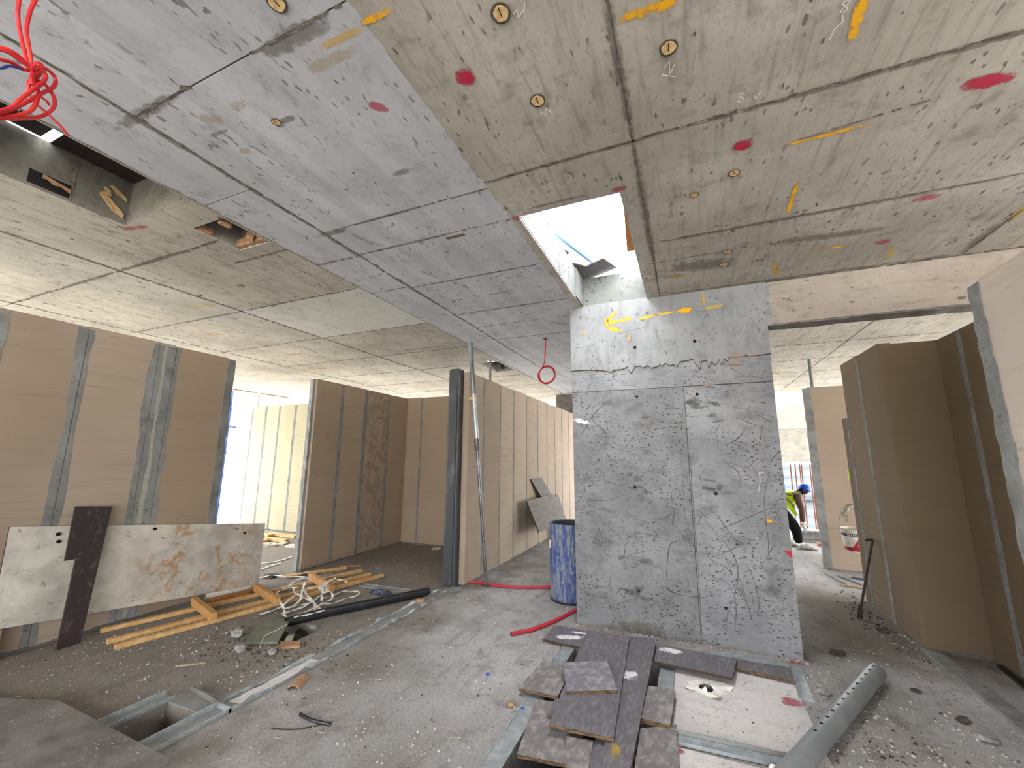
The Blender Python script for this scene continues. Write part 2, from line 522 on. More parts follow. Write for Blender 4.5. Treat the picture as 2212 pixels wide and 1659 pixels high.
def obj(name, mb, mats, parent=None, label=None, cat=None, group=None, kind=None, smooth=False, base=False):
    """one mesh object; geometry is given in world space, the origin goes to its middle (or its base)"""
    if isinstance(mats, str): mats = [mats]
    V = [Vector(p) for p in mb.v]
    lo = Vector((min(p.x for p in V), min(p.y for p in V), min(p.z for p in V)))
    hi = Vector((max(p.x for p in V), max(p.y for p in V), max(p.z for p in V)))
    c = (lo + hi) / 2
    if base: c.z = lo.z
    me = bpy.data.meshes.new(name)
    me.from_pydata([p - c for p in V], [], mb.f)
    for mn in mats: me.materials.append(MATS[mn])
    for i, p in enumerate(me.polygons):
        p.material_index = min(mb.m[i], len(mats) - 1)
        p.use_smooth = smooth
    if smooth:
        bm = bmesh.new(); bm.from_mesh(me)
        for e in bm.edges:
            if len(e.link_faces) == 2 and e.calc_face_angle(0) > 0.7: e.smooth = False
        bm.to_mesh(me); bm.free()
    me.update()
    o = bpy.data.objects.new(name, me)
    COL.objects.link(o)
    if parent:
        o.parent = parent
        o.location = c - wloc(parent)
    else:
        o.location = c
    return tag(o, label, cat, group, kind)


def thing(name, loc, label, cat=None, group=None, kind=None):
    o = bpy.data.objects.new(name, None)
    o.empty_display_size = 0.1
    o.location = loc
    COL.objects.link(o)
    return tag(o, label, cat, group, kind)


def decal(name, parent, mat, center, length, width, ang, normal='down', label=None):
    """a flat painted mark lying on a surface; its own x axis runs along the stroke"""
    me = bpy.data.meshes.new(name)
    a, b = length / 2, width / 2
    me.from_pydata([(-a, -b, 0), (a, -b, 0), (a, b, 0), (-a, b, 0)], [], [(0, 1, 2, 3)])
    me.materials.append(MATS[mat])
    o = bpy.data.objects.new(name, me)
    COL.objects.link(o)
    o.parent = parent
    o.location = Vector(center) - wloc(parent)
    if normal == 'front':
        o.rotation_euler = (math.pi / 2, -ang, 0)
    else:
        o.rotation_euler = (0, 0, ang)
    if label: o['label'] = label
    return o


def rect_minus(r, holes):
    """cut rectangular holes out of a rectangle, return the cells left over"""
    x0, y0, x1, y1 = r
    hs = [(max(x0, h[0]), max(y0, h[1]), min(x1, h[2]), min(y1, h[3])) for h in holes]
    hs = [h for h in hs if h[0] < h[2] - 1e-6 and h[1] < h[3] - 1e-6]
    xs = sorted({x0, x1} | {h[0] for h in hs} | {h[2] for h in hs})
    ys = sorted({y0, y1} | {h[1] for h in hs} | {h[3] for h in hs})
    out = []
    for j in range(len(ys) - 1):
        run = None
        for i in range(len(xs) - 1):
            cx, cy = (xs[i] + xs[i + 1]) / 2, (ys[j] + ys[j + 1]) / 2
            solid = not any(h[0] < cx < h[2] and h[1] < cy < h[3] for h in hs)
            if solid:
                run = [run[0], ys[j], xs[i + 1], ys[j + 1]] if run else [xs[i], ys[j], xs[i + 1], ys[j + 1]]
            if (not solid or i == len(xs) - 2) and run:
                out.append(tuple(run)); run = None
    return out


def uneven(a, b, n, amp, rnd=random):
    return [(a + (b - a) * i / n, rnd.uniform(-amp, amp)) for i in range(n + 1)]


# ---------------------------------------------------------------- floor
ZC = 3.05
PIT = (-3.06, 1.2, -2.735, 1.80)
TRENCH = (-0.94, 1.75, -0.29, 3.56)
DIRT = (-3.42, 2.70, -3.10, 3.04)
HOLE = (-0.05, 3.25, 0.075, 3.385)
mb = MB()
for x0, y0, x1, y1 in rect_minus((-9.7, -5.2, 7.5, 10.9), [PIT, TRENCH, DIRT, HOLE]):
    mb.box(x0, y0, -0.5, x1, y1, 0)
floor = obj('floor', mb, 'floor_concrete', label='dusty grey concrete floor strewn with grit', kind='structure')
mb = MB().box(-9.7, -5.2, -0.56, 7.5, 10.9, -0.5)
obj('floor_base', mb, 'dirt', parent=floor)
mb = MB()
ring = [(-3.42, 2.70), (-3.10, 2.70), (-3.10, 3.04), (-3.42, 3.04)]
nx = 9
gv = [(-3.42 + 0.32 * i / nx, 2.70 + 0.34 * j / nx, -0.09 + random.uniform(-0.03, 0.03) + 0.05 * abs(i / nx - 0.5)) for j in range(nx + 1) for i in range(nx + 1)]
mb.add(gv, [(j * (nx + 1) + i, j * (nx + 1) + i + 1, (j + 1) * (nx + 1) + i + 1, (j + 1) * (nx + 1) + i) for j in range(nx) for i in range(nx)])
obj('loose_earth', mb, 'dirt', parent=floor)
mb = MB()
mb.add([(-150, -150, -0.57), (150, -150, -0.57), (150, 150, -0.57), (-150, 150, -0.57)], [(0, 1, 2, 3)])
obj('ground', mb, 'ground', label='pale open ground around the building', kind='structure')

# ---------------------------------------------------------------- ceiling slab
SKY = (-0.92, 2.26, -0.275, 4.03)
SH_A = (-3.44, 0.30, -2.72, 1.335)
SH_B = (-3.05, 1.53, -2.73, 1.86)
SH_C = (-3.12, 5.90, -2.76, 6.62)
HOLES = [SKY, SH_A, SH_B, SH_C]
Z_TOP = 3.365
mb = MB()
for x0, y0, x1, y1 in rect_minus((-9.6, -5.0, 7.0, 11.2), HOLES):
    mb.box(x0, y0, ZC + 0.010, x1, y1, Z_TOP)
ceiling = obj('ceiling', mb, 'slab_concrete', label='raw concrete ceiling slab with formwork joints and spray marks', kind='structure')


def panel(x0, y0, x1, y1, mat, low=0.0, ragged_right=False, ragged_left=False):
    g = 0.004
    X0, Y0, X1, Y1 = x0 + g, y0 + g, x1 - g, y1 - g
    m = MB()
    dz = low
    if ragged_right or ragged_left:
        n = max(6, int((Y1 - Y0) / 0.035))
        R = [(X1 + (random.uniform(-0.012, 0.006) if ragged_right else 0), Y0 + (Y1 - Y0) * i / n) for i in range(n + 1)]
        L = [(X0 + (random.uniform(-0.006, 0.012) if ragged_left else 0), Y0 + (Y1 - Y0) * i / n) for i in range(n + 1)]
        for i in range(n):
            m.prism([L[i], R[i], R[i + 1], L[i + 1]], ZC - dz, ZC + 0.012)
    else:
        for c in rect_minus((X0, Y0, X1, Y1), HOLES):
            m.box(c[0], c[1], ZC - dz, c[2], c[3], ZC + 0.012)
    if m.v:
        obj('ceiling_panel', m, mat, parent=ceiling)


XR = [-0.99, -0.155, 2.02, 4.1, 7.0]
YR = [-5.0, -3.5, -2.42, -1.35, -0.27, 0.80, 1.87, 2.93, 4.03]
for i in range(len(XR) - 1):
    for j in range(len(YR) - 1):
        panel(XR[i], YR[j], XR[i + 1], YR[j + 1], 'ceiling_concrete')
YB = [4.20, 5.42, 6.5, 7.55, 8.6, 9.65, 10.7, 11.2]
for i in range(len(XR) - 1):
    for j in range(len(YB) - 1):
        panel(XR[i], YB[j], XR[i + 1], YB[j + 1], 'ceiling_left_concrete')
YBAND = [-5.0, -3.5, -2.4, -1.3, -0.24, 0.84, 1.92, 2.26, 2.93, 3.72, 4.76, 5.3, 6.0, 6.9, 7.9, 8.9, 10.0, 11.2]
for j in range(len(YBAND) - 1):
    panel(-2.262, YBAND[j], -0.975, YBAND[j + 1], 'band_concrete', 0.0012, ragged_right=True)
for a, b in ((-5.0, -2.4), (-2.4, -0.24), (-0.24, 1.40), (1.40, 2.26), (2.26, 2.90), (2.90, 3.75), (3.75, 4.76), (4.76, 6.0), (6.0, 7.9), (7.9, 9.6), (9.6, 11.2)):
    panel(-2.70, a, -2.262, b, 'band_concrete', 0.0012, ragged_left=True)
XL = [-9.6, -8.34, -6.34, -4.35, -2.71]
YL = [-5.0, -3.7, -2.6, -1.52, -0.45, 0.62, 1.70, 2.75, 3.83, 4.90, 5.95, 7.0, 8.05, 9.1, 10.15, 11.2]
for i in range(len(XL) - 1):
    for j in range(len(YL) - 1):
        pale = (i == 3 and abs(YL[j] - 2.75) < .01)
        panel(XL[i], YL[j], XL[i + 1], YL[j + 1], 'ceiling_pale_concrete' if pale else 'ceiling_left_concrete')

# dirt runs along the formwork joints
def joint_stain(x, y, length, width, ang):
    decal('joint_stain', ceiling, 'stain_dark', (x, y, ZC - 0.0020), length, width, ang)


for x, y, l, w, a in [(-2.20, 0.84, 0.55, 0.07, 0), (-1.25, 0.86, 0.4, 0.09, 0), (-2.27, 0.95, 0.4, 0.05, 1.57), (-2.27, 1.45, 0.8, 0.035, 1.57),
                      (-2.2, 1.94, 0.35, 0.06, 0), (-2.27, 2.1, 0.5, 0.05, 1.57), (-2.27, 3.0, 0.9, 0.04, 1.57), (-1.7, 1.92, 0.7, 0.03, 0),
                      (-1.75, 2.26, 1.0, 0.03, 0), (-1.6, 2.93, 1.2, 0.03, 0), (-1.6, 3.72, 1.2, 0.03, 0), (-2.0, 1.05, 0.14, 0.03, 0), (-1.62, 1.12, 0.1, 0.04, 0), (-1.35, 1.62, 0.16, 0.05, 0),
                      (-0.155, 1.5, 0.9, 0.05, 1.57), (-0.155, 2.6, 1.6, 0.06, 1.57), (-0.5, 1.87, 0.9, 0.03, 0), (0.9, 1.88, 2.0, 0.035, 0), (0.8, 2.94, 2.0, 0.05, 0),
                      (1.0, 3.98, 2.4, 0.06, 0), (2.0, 3.7, 0.6, 0.08, 1.57), (-4.35, 1.4, 1.2, 0.05, 1.57), (-4.35, 2.4, 1.0, 0.05, 1.57), (-3.9, 1.70, 1.0, 0.05, 0),
                      (-4.9, 1.70, 0.9, 0.05, 0), (-4.35, 3.4, 1.0, 0.04, 1.57), (-4.9, 2.75, 1.0, 0.04, 0), (-3.6, 2.75, 1.2, 0.03, 0), (-3.4, 4.76, 1.2, 0.04, 0), (-4.35, 5.2, 1.5, 0.05, 1.57),
                      (-0.65, 2.2, 0.5, 0.03, 0.0), (1.0, 3.3, 0.8, 0.12, 0.1), (0.2, 3.45, 0.6, 0.25, 0.2)]:
    joint_stain(x, y, l, w, a)
# short straight cracks and board prints
mb = MB()
for x0, y0, x1, y1, w in [(-1.5, 2.3, -1.35, 2.32, .012)]:
    mb.box(min(x0, x1), min(y0, y1) - w / 2, ZC - 0.0026, max(x0, x1), max(y0, y1) + w / 2, ZC - 0.0005)
for k in range(420):
    x, y = random.choice([(random.uniform(-0.95, 2.4), random.uniform(0.9, 3.95)), (random.uniform(-2.6, -1.0), random.uniform(0.7, 4.5)), (random.uniform(-7, -2.75), random.uniform(1.0, 6))])
    if any(h[0] - .05 < x < h[2] + .05 and h[1] - .05 < y < h[3] + .05 for h in HOLES): continue
    l, w = random.uniform(0.012, 0.05), random.uniform(0.0012, 0.004)
    q = random.uniform(-.12, .12)
    mb.prism([(x - w, y), (x - w * .6 - q * l, y - l * .3), (x - q * l, y - l / 2), (x + w, y - l * .1), (x + w * .7 + q * l, y + l * .3), (x + q * l, y + l / 2), (x - w * .4, y + l * .2)], ZC - 0.0026, ZC - 0.0005)
obj('chip_marks', mb, 'crack_dark', parent=ceiling, kind='stuff')


def joint_fin(x0, y0, x1, y1, w, keep=0.85):
    """ragged dark line of grout left along a formwork joint"""
    m = MB()
    d = Vector((x1 - x0, y1 - y0)); L = d.length; d.normalize(); nr = Vector((-d.y, d.x))
    n = int(L / .03)
    off = 0.0
    prev = None
    for i in range(n + 1):
        off = off * .8 + random.uniform(-1, 1) * w * .22
        a, b = w * random.uniform(.15, .7), w * random.uniform(.15, .7)
        if random.random() < .06: a *= 2.2
        c = Vector((x0, y0)) + d * (L * i / n) + nr * off
        cur = (c - nr * a, c + nr * b)
        if prev and random.random() < keep and not any(h[0] < c.x < h[2] and h[1] < c.y < h[3] for h in HOLES):
            m.prism([tuple(prev[0]), tuple(cur[0]), tuple(cur[1]), tuple(prev[1])], ZC - .0032, ZC - .0005)
        prev = cur
    if m.v:
        obj('joint_fin', m, 'crack_dark', parent=ceiling)


for a in [(-2.262, .2, -2.262, 6.5, .018), (-.155, .8, -.155, 4.0, .011, .7), (-.97, 1.87, 2.6, 1.87, .014), (-.155, 2.93, 2.6, 2.93, .010, .8), (-2.26, .84, -1.85, .84, .016, .8), (-1.5, .84, -.98, .84, .010, .7), (-2.7, 2.26, -2.27, 2.26, .014),
          (-2.26, 1.92, -.98, 1.92, .009, .65), (-2.26, 2.26, -.98, 2.26, .009, .7), (-2.26, 2.93, -.98, 2.93, .009, .7), (-2.26, 3.72, -.98, 3.72, .010, .75), (-2.26, 4.76, -1.05, 4.76, .010, .75), (-2.7, 2.90, -2.27, 2.90, .01, .7), (-2.26, 3.35, -1.05, 3.35, .007, .5), (-2.26, 4.2, -1.05, 4.2, .007, .5),
          (-4.35, .6, -4.35, 8, .022), (-6.34, 1.5, -6.34, 9, .016), (-6.4, 1.70, -2.8, 1.70, .018), (-6.4, 2.75, -2.72, 2.75, .014), (-6.4, 3.83, -2.72, 3.83, .012), (-6.4, 4.90, -2.72, 4.90, .012), (-7, 5.95, -3.1, 5.95, .012), (-8, 7.0, -2.72, 7.0, .012), (-8, 8.05, -2.72, 8.05, .012),
          (2.02, 2.9, 2.02, 4.0, .014), (2.02, 4.2, 2.02, 10.5, .012), (.7, 5.42, 3.5, 5.42, .010), (.7, 6.5, 3.5, 6.5, .012), (.7, 7.55, 3.5, 7.55, .012), (.7, 8.6, 3.5, 8.6, .012), (.72, 4.015, 2.6, 4.015, .02), (-.2, 3.27, .5, 3.25, .007, .9), (.6, 2.17, 1.1, 2.12, .007, .9), (-3.3, 1.98, -2.72, 1.98, .012, .95)]:
    joint_fin(*a)

# cast-in conduit boxes plugged with foam
for x, y, r in [(-0.51, 1.08, .032), (-0.51, 1.47, .030), (0.03, 1.44, .030), (0.33, 2.32, .026), (0.13, 2.44, .022), (-1.68, 1.11, .020), (-1.21, 0.75, .03), (0.37, 3.28, .03), (0.36, 3.5, .03), (-4.3, 2.3, .02), (-3.7, 2.3, .02)]:
    n = 20
    bx = MB().lathe([(r * 1.0, ZC - 0.006), (r * 1.12, ZC - 0.006), (r * 1.12, ZC + 0.004), (r * 1.0, ZC + 0.004)], (x, y), n)
    b = obj('conduit_box', bx, 'dark_debris', parent=ceiling, smooth=True)
    pl = MB()
    rr = [r * random.uniform(.78, .98) for _ in range(14)]
    pl.prism([(x + q * math.cos(2 * math.pi * k / 14), y + q * math.sin(2 * math.pi * k / 14)) for k, q in enumerate(rr)], ZC - 0.0065, ZC)
    obj('foam_plug', pl, 'foam', parent=b)
    sl = MB().box(x - .0015, y - r * .75, ZC - 0.0075, x + .0015, y + r * .4, ZC - .006)
    obj('slit', sl, 'void_shade', parent=b)
# sprayed setting-out marks
for x, y, l, w, a in [(-0.04, 1.27, 0.24, 0.055, 0.05), (0.655, 1.58, 0.22, 0.05, 1.5), (0.72, 2.19, 0.38, 0.035, -0.02), (0.675, 2.70, 0.4, 0.035, 1.55), (1.06, 3.505, 0.38, 0.035, 0.05), (-0.93, 0.92, 0.16, 0.035, 0.0)]:
    decal('yellow_paint_mark', ceiling, 'spray_yellow', (x, y, ZC - 0.0022), l, w, a)
for x, y, l, w, a in [(-1.12, 0.93, 0.3, 0.04, 0.0), (2.02, 3.3, 0.5, 0.08, 1.5), (0.76, 3.75, 0.4, 0.08, 1.3), (0.0, 3.6, .2, .1, 0), (1.5, 3.75, .3, .06, 1.3), (-4.6, 2.5, .5, .05, .1), (-5.6, 3.2, .5, .05, .2), (-5.4, 4.3, .5, .05, .1), (-6.0, 5.2, .6, .08, .3), (1.55, 5.2, .4, .1, 1.2), (1.1, 5.1, .4, .05, 0), (1.5, 8.5, .7, .12, 1.0), (1.7, 9.9, .8, .15, .2)]:
    decal('yellow_paint_smear', ceiling, 'spray_yellow_thin', (x, y, ZC - 0.0022), l, w, a)
for x, y, l, w, a in [(-0.75, 1.25, 0.10, 0.10, 0.3), (0.35, 2.11, 0.11, 0.09, 0), (1.24, 2.10, 0.20, 0.09, 0.2)]:
    decal('red_paint_dot', ceiling, 'spray_red', (x, y, ZC - 0.0022), l, w, a)
for x, y, l, w, a in [(-1.18, 1.23, 0.1, 0.06, 0.8), (1.41, 3.0, 0.16, 0.1, 0), (1.39, 3.55, 0.13, 0.1, .2), (-3.42, 1.37, .25, .05, .2), (-0.94, 2.27, .07, .07, 0), (2.1, 5.3, .3, .08, .1), (-0.27, 2.22, .1, .06, 0)]:
    decal('red_paint_dot', ceiling, 'spray_red_thin', (x, y, ZC - 0.0022), l, w, a)
for x, y, l, w, a in [(-1.95, 0.98, .12, .07, .5), (-2.0, 1.18, .1, .05, .2), (-1.75, .98, .12, .06, 0), (-1.2, .98, .3, .06, 0), (-2.05, 2.12, .25, .06, 1.2), (-1.95, 2.75, .2, .05, 1.2), (-1.3, 4.4, .3, .1, .5)]:
    decal('tan_stain', ceiling, 'stain_tan', (x, y, ZC - 0.0022), l, w, a)


def chalk(lines, parent, z=None, y=None):
    m = MB()
    for L in lines:
        for (a, b), (c, d) in zip(L[:-1], L[1:]):
            dx, dy = c - a, d - b
            q = math.hypot(dx, dy) or 1
            px, py = -dy / q * .0017, dx / q * .0017
            pts = [(a - px, b - py), (a + px, b + py), (c + px, d + py), (c - px, d - py)]
            if z is not None:
                m.prism(pts, z - .0006, z)
            else:
                m.hexa([(u, y, v) for u, v in pts], [(u, y + .0006, v) for u, v in pts])
    return obj('chalk_writing', m, 'chalk', parent=parent)


def fig8(x, y, s):
    return [(x + s * .5 * math.sin(2 * t), y + s * math.cos(t)) for t in [k * math.pi / 10 for k in range(21)]]


chalk([fig8(0.31, 1.795, .022), [(.36, 1.80), (.37, 1.83), (.385, 1.79)]], ceiling, ZC - .0024)
chalk([fig8(0.60, 1.52, .02), [(.60, 1.55), (.61, 1.58), (.59, 1.60), (.585, 1.64)]], ceiling, ZC - .0024)
chalk([[(-.47, 1.10), (-.45, 1.09), (-.46, 1.12), (-.43, 1.10)], [(-.42, 1.08), (-.44, 1.13)]], ceiling, ZC - .0024)
chalk([[(-.52, 1.53), (-.50, 1.56), (-.49, 1.52), (-.47, 1.56)]], ceiling, ZC - .0024)
chalk([[(.01, 1.52), (.03, 1.50), (.03, 1.56), (.05, 1.52)], [(0, 1.55), (.05, 1.58)]], ceiling, ZC - .0024)

# inside of the openings
obj('skylight_dim_layer', MB().box(-.922, 2.26, ZC + .013, -.918, 4.03, Z_TOP).box(-.92, 4.028, ZC + .013, -.275, 4.032, Z_TOP), 'slab_skylight_dimmed', parent=ceiling)  # thin added layer, darker than the slab to offset strong skylight
mb = MB().box(-3.05, 1.53, 3.28, -2.73, 1.86, 3.30)
obj('pocket_dark_cap', mb, 'void_shade', parent=ceiling)  # black cap painting the pocket's inner darkness
mb = MB().box(-3.12, 5.90, 3.25, -2.76, 6.62, 3.27)
obj('pocket_dark_cap', mb, 'void_shade', parent=ceiling)
for a, b, w, h in [((-3.045, 1.84, 3.09), (-2.735, 1.84, 3.09), .03, .06), ((-2.75, 1.54, 3.085), (-2.75, 1.85, 3.085), .03, .03), ((-2.86, 1.80, 3.06), (-2.83, 1.83, 3.28), .05, .05), ((-3.03, 1.55, 3.075), (-3.03, 1.64, 3.075), .03, .04), ((-2.80, 1.55, 3.07), (-2.80, 1.62, 3.07), .03, .05)]:
    obj('formwork_timber', MB().bar(a, b, w, h), 'timber_brown', parent=ceiling)
for a, b in [((-2.95, 6.5, 3.06), (-2.95, 6.5, 3.25)), ((-2.9, 6.2, 3.20), (-2.78, 6.2, 3.20))]:
    obj('formwork_timber', MB().bar(a, b, .04, .04), 'dark_debris', parent=ceiling)
# shaft wall: flat black patch painted as a pocket's shade, foam left in the concrete
obj('shaft_shade_layer', MB().box(-3.441, .30, ZC + .001, -3.438, 1.335, Z_TOP).box(-3.44, 1.332, ZC + .001, -2.72, 1.336, Z_TOP), 'slab_shaft_shaded', parent=ceiling)  # thin added layer carrying painted shade over the slab sides
mb = MB().box(-3.442, 0.865, 3.07, -3.436, 1.045, 3.155)
obj('shaft_pocket_shade', mb, 'void_shade', parent=ceiling)
mb = MB().sheet([(-3.433, 0.92, 3.150), (-3.433, 1.045, 3.125), (-3.433, 1.045, 3.10), (-3.433, 1.0, 3.118), (-3.433, .97, 3.110), (-3.433, .94, 3.128), (-3.433, 0.92, 3.122)], .006)
obj('foam_edge', mb, 'timber_brown', parent=ceiling)
for pts in [[(1.17, 3.19), (1.19, 3.215), (1.29, 3.135), (1.31, 3.11), (1.305, 3.085), (1.25, 3.11)], [(1.19, 3.25), (1.22, 3.24), (1.23, 3.20), (1.20, 3.20)], [(1.215, 3.275), (1.23, 3.285), (1.31, 3.235), (1.31, 3.215), (1.25, 3.24)]]:
    obj('foam_remnant', MB().sheet([(-3.433, a, b) for a, b in pts], .006), 'foam', parent=ceiling)
obj('shaft_joint', MB().box(-3.4425, 1.055, 3.06, -3.437, 1.06, 3.36), 'crack_dark', parent=ceiling)
# dark boards laid over the shaft, leaving a slit of sky
t = thing('shaft_cover', (-3.0, 0.7, Z_TOP), 'dark plywood boards covering the ceiling shaft at upper left', 'board')
for x0, y0, x1, y1 in [(-3.425, 0.0, -2.5, 0.875), (-3.7, 0.92, -2.5, 1.6), (-3.26, .86, -2.5, .925)]:
    obj('plank', MB().box(x0, y0, Z_TOP + .001, x1, y1, Z_TOP + .019), 'film_ply_dark', parent=t)

# downstand beam right of the column, its soffit left rough
bm_ = thing('concrete_beam', (1.9, 4.1, 2.66), 'pinkish concrete downstand beam running right from the column head', 'beam')
mb = MB().box(0.745, 4.03, 2.665, 7.0, 4.20, ZC + .005)
obj('web', mb, 'beam_concrete', parent=bm_)
mb = MB()
n = 60
top = [(0.70 + 6.3 * i / n, 4.035 + random.uniform(-.004, .012), 2.672) for i in range(n + 1)]
bot = [(x, y + .004, 2.655 + random.uniform(-.006, .008)) for x, y, z in top]
bk = [(0.70 + 6.3 * i / n, 4.205 + random.uniform(-.006, .012), 2.654 + random.uniform(-.004, .004)) for i in range(n + 1)]
vs = top + bot + bk
k = n + 1
mb.add(vs, [(i, i + 1, k + i + 1, k + i) for i in range(n)] + [(k + i, k + i + 1, 2 * k + i + 1, 2 * k + i) for i in range(n)])
obj('rough_soffit', mb, 'rough_concrete', parent=bm_)
mb = MB().box(0.70, 4.028, 2.66, 0.745, 4.19, ZC + .005)
obj('column_joint', mb, 'column_top_concrete', parent=bm_)
mb = MB().box(-2.93, 9.7, 2.64, -2.35, 9.95, ZC)
mb.box(-2.93, 9.69, 2.60, -2.35, 9.96, 2.655)
obj('ceiling_nib', mb, 'rough_concrete', label='small square concrete nib under the ceiling at the end of the hall wall', cat='nib')

# ---------------------------------------------------------------- concrete column
colm = thing('concrete_column', (-0.17, 4.2, 0), 'massive scratched grey concrete column with yellow spray arrow in the middle', 'column')
CY = 4.03


def boolean_holes(o, pts):
    m = MB()
    for x, z, r in pts:
        m.tube([(x, CY - .05, z), (x + .01, CY + .09, z)], r, 12)
    me = bpy.data.meshes.new('cut')
    me.from_pydata(m.v, [], m.f)
    bm = bmesh.new(); bm.from_mesh(me); bmesh.ops.recalc_face_normals(bm, faces=bm.faces); bm.to_mesh(me); bm.free()
    c = bpy.data.objects.new('cut', me); COL.objects.link(c)
    md = o.modifiers.new('b', 'BOOLEAN'); md.object = c; md.operation = 'DIFFERENCE'; md.solver = 'EXACT'
    bpy.context.view_layer.update()
    ev = o.evaluated_get(bpy.context.evaluated_depsgraph_get())
    nm = bpy.data.meshes.new_from_object(ev)
    o.modifiers.clear(); o.data = nm
    bpy.data.objects.remove(c)


o = obj('shaft_face', MB().box(-1.045, CY, 0, -0.002, 4.42, 2.158), 'column_dark_concrete', parent=colm)
boolean_holes(o, [(-.42, 2.087, .014), (-.476, 1.244, .018), (-.489, .352, .02)])
o = obj('shaft_face', MB().box(0.002, CY - .0012, 0, 0.705, 4.42, 2.156), 'column_concrete', parent=colm)
boolean_holes(o, [(.104, 2.08, .014), (.191, 1.215, .016), (.198, .305, .014)])
obj('core', MB().box(-1.03, CY + .1, 0, 0.69, 4.415, 2.6), 'column_dark_concrete', parent=colm)
obj('shaft_strip', MB().box(-1.045, CY - .001, 2.162, 0.705, 4.42, 2.43), 'column_concrete', parent=colm)
J = [(-1.05, 2.385), (-0.914, 2.385), (-0.793, 2.375), (-0.733, 2.365), (-0.645, 2.343), (-0.615, 2.361), (-0.538, 2.365), (-0.485, 2.386), (-0.481, 2.351), (-0.459, 2.319), (-0.439, 2.347), (-0.423, 2.381), (-0.367, 2.386), (-0.35, 2.36), (-0.303, 2.381), (-0.272, 2.354), (-0.222, 2.364), (-0.185, 2.381), (-0.182, 2.356), (-0.144, 2.392), (-0.106, 2.364), (-0.071, 2.371), (-0.046, 2.35), (-0.017, 2.395), (0.05, 2.399), (0.093, 2.409), (0.104, 2.38), (0.115, 2.355), (0.127, 2.345), (0.145, 2.311), (0.163, 2.379), (0.196, 2.386), (0.210, 2.38), (0.213, 2.328), (0.224, 2.314), (0.236, 2.364), (0.256, 2.362), (0.263, 2.343), (0.283, 2.341), (0.304, 2.395), (0.323, 2.333), (0.337, 2.355), (0.344, 2.391), (0.37, 2.366), (0.392, 2.401), (0.483, 2.401), (0.53, 2.402), (0.539, 2.374), (0.549, 2.4), (0.61, 2.394), (0.708, 2.402)]
poly = [(x, z) for x, z in J] + [(0.708, ZC + .012), (-1.05, ZC + .012)]
mb = MB().hexa([(x, 4.42, z) for x, z in poly], [(x, CY - .010, z) for x, z in poly])
o = obj('upper_pour', mb, 'column_top_concrete', parent=colm)
boolean_holes(o, [(-.415, 2.569, .015), (.118, 2.573, .015)])
mb = MB()
for (x0, z0), (x1, z1) in zip(J[:-1], J[1:]):
    mb.hexa([(x0, CY - .0015, z0 - .005), (x1, CY - .0015, z1 - .005), (x1, CY - .0015, z1), (x0, CY - .0015, z0)], [(x0, CY - .011, z0 - .003), (x1, CY - .011, z1 - .003), (x1, CY - .011, z1 + .002), (x0, CY - .011, z0 + .002)])
obj('joint_shadow_line', mb, 'ply_edge_dark', parent=colm)
for x, z, w, h in [(0.43, 2.335, .10, .018), (0.45, 2.402, .12, .012), (0.58, 2.398, .06, .012), (-0.465, 2.67, .022, .07), (0.11, 2.62, .012, .05), (.19, 2.155, .05, .012)]:
    obj('timber_splinter', MB().box(x - w / 2, CY - .016, z - h / 2, x + w / 2, CY - .003, z + h / 2), 'timber_brown', parent=colm)
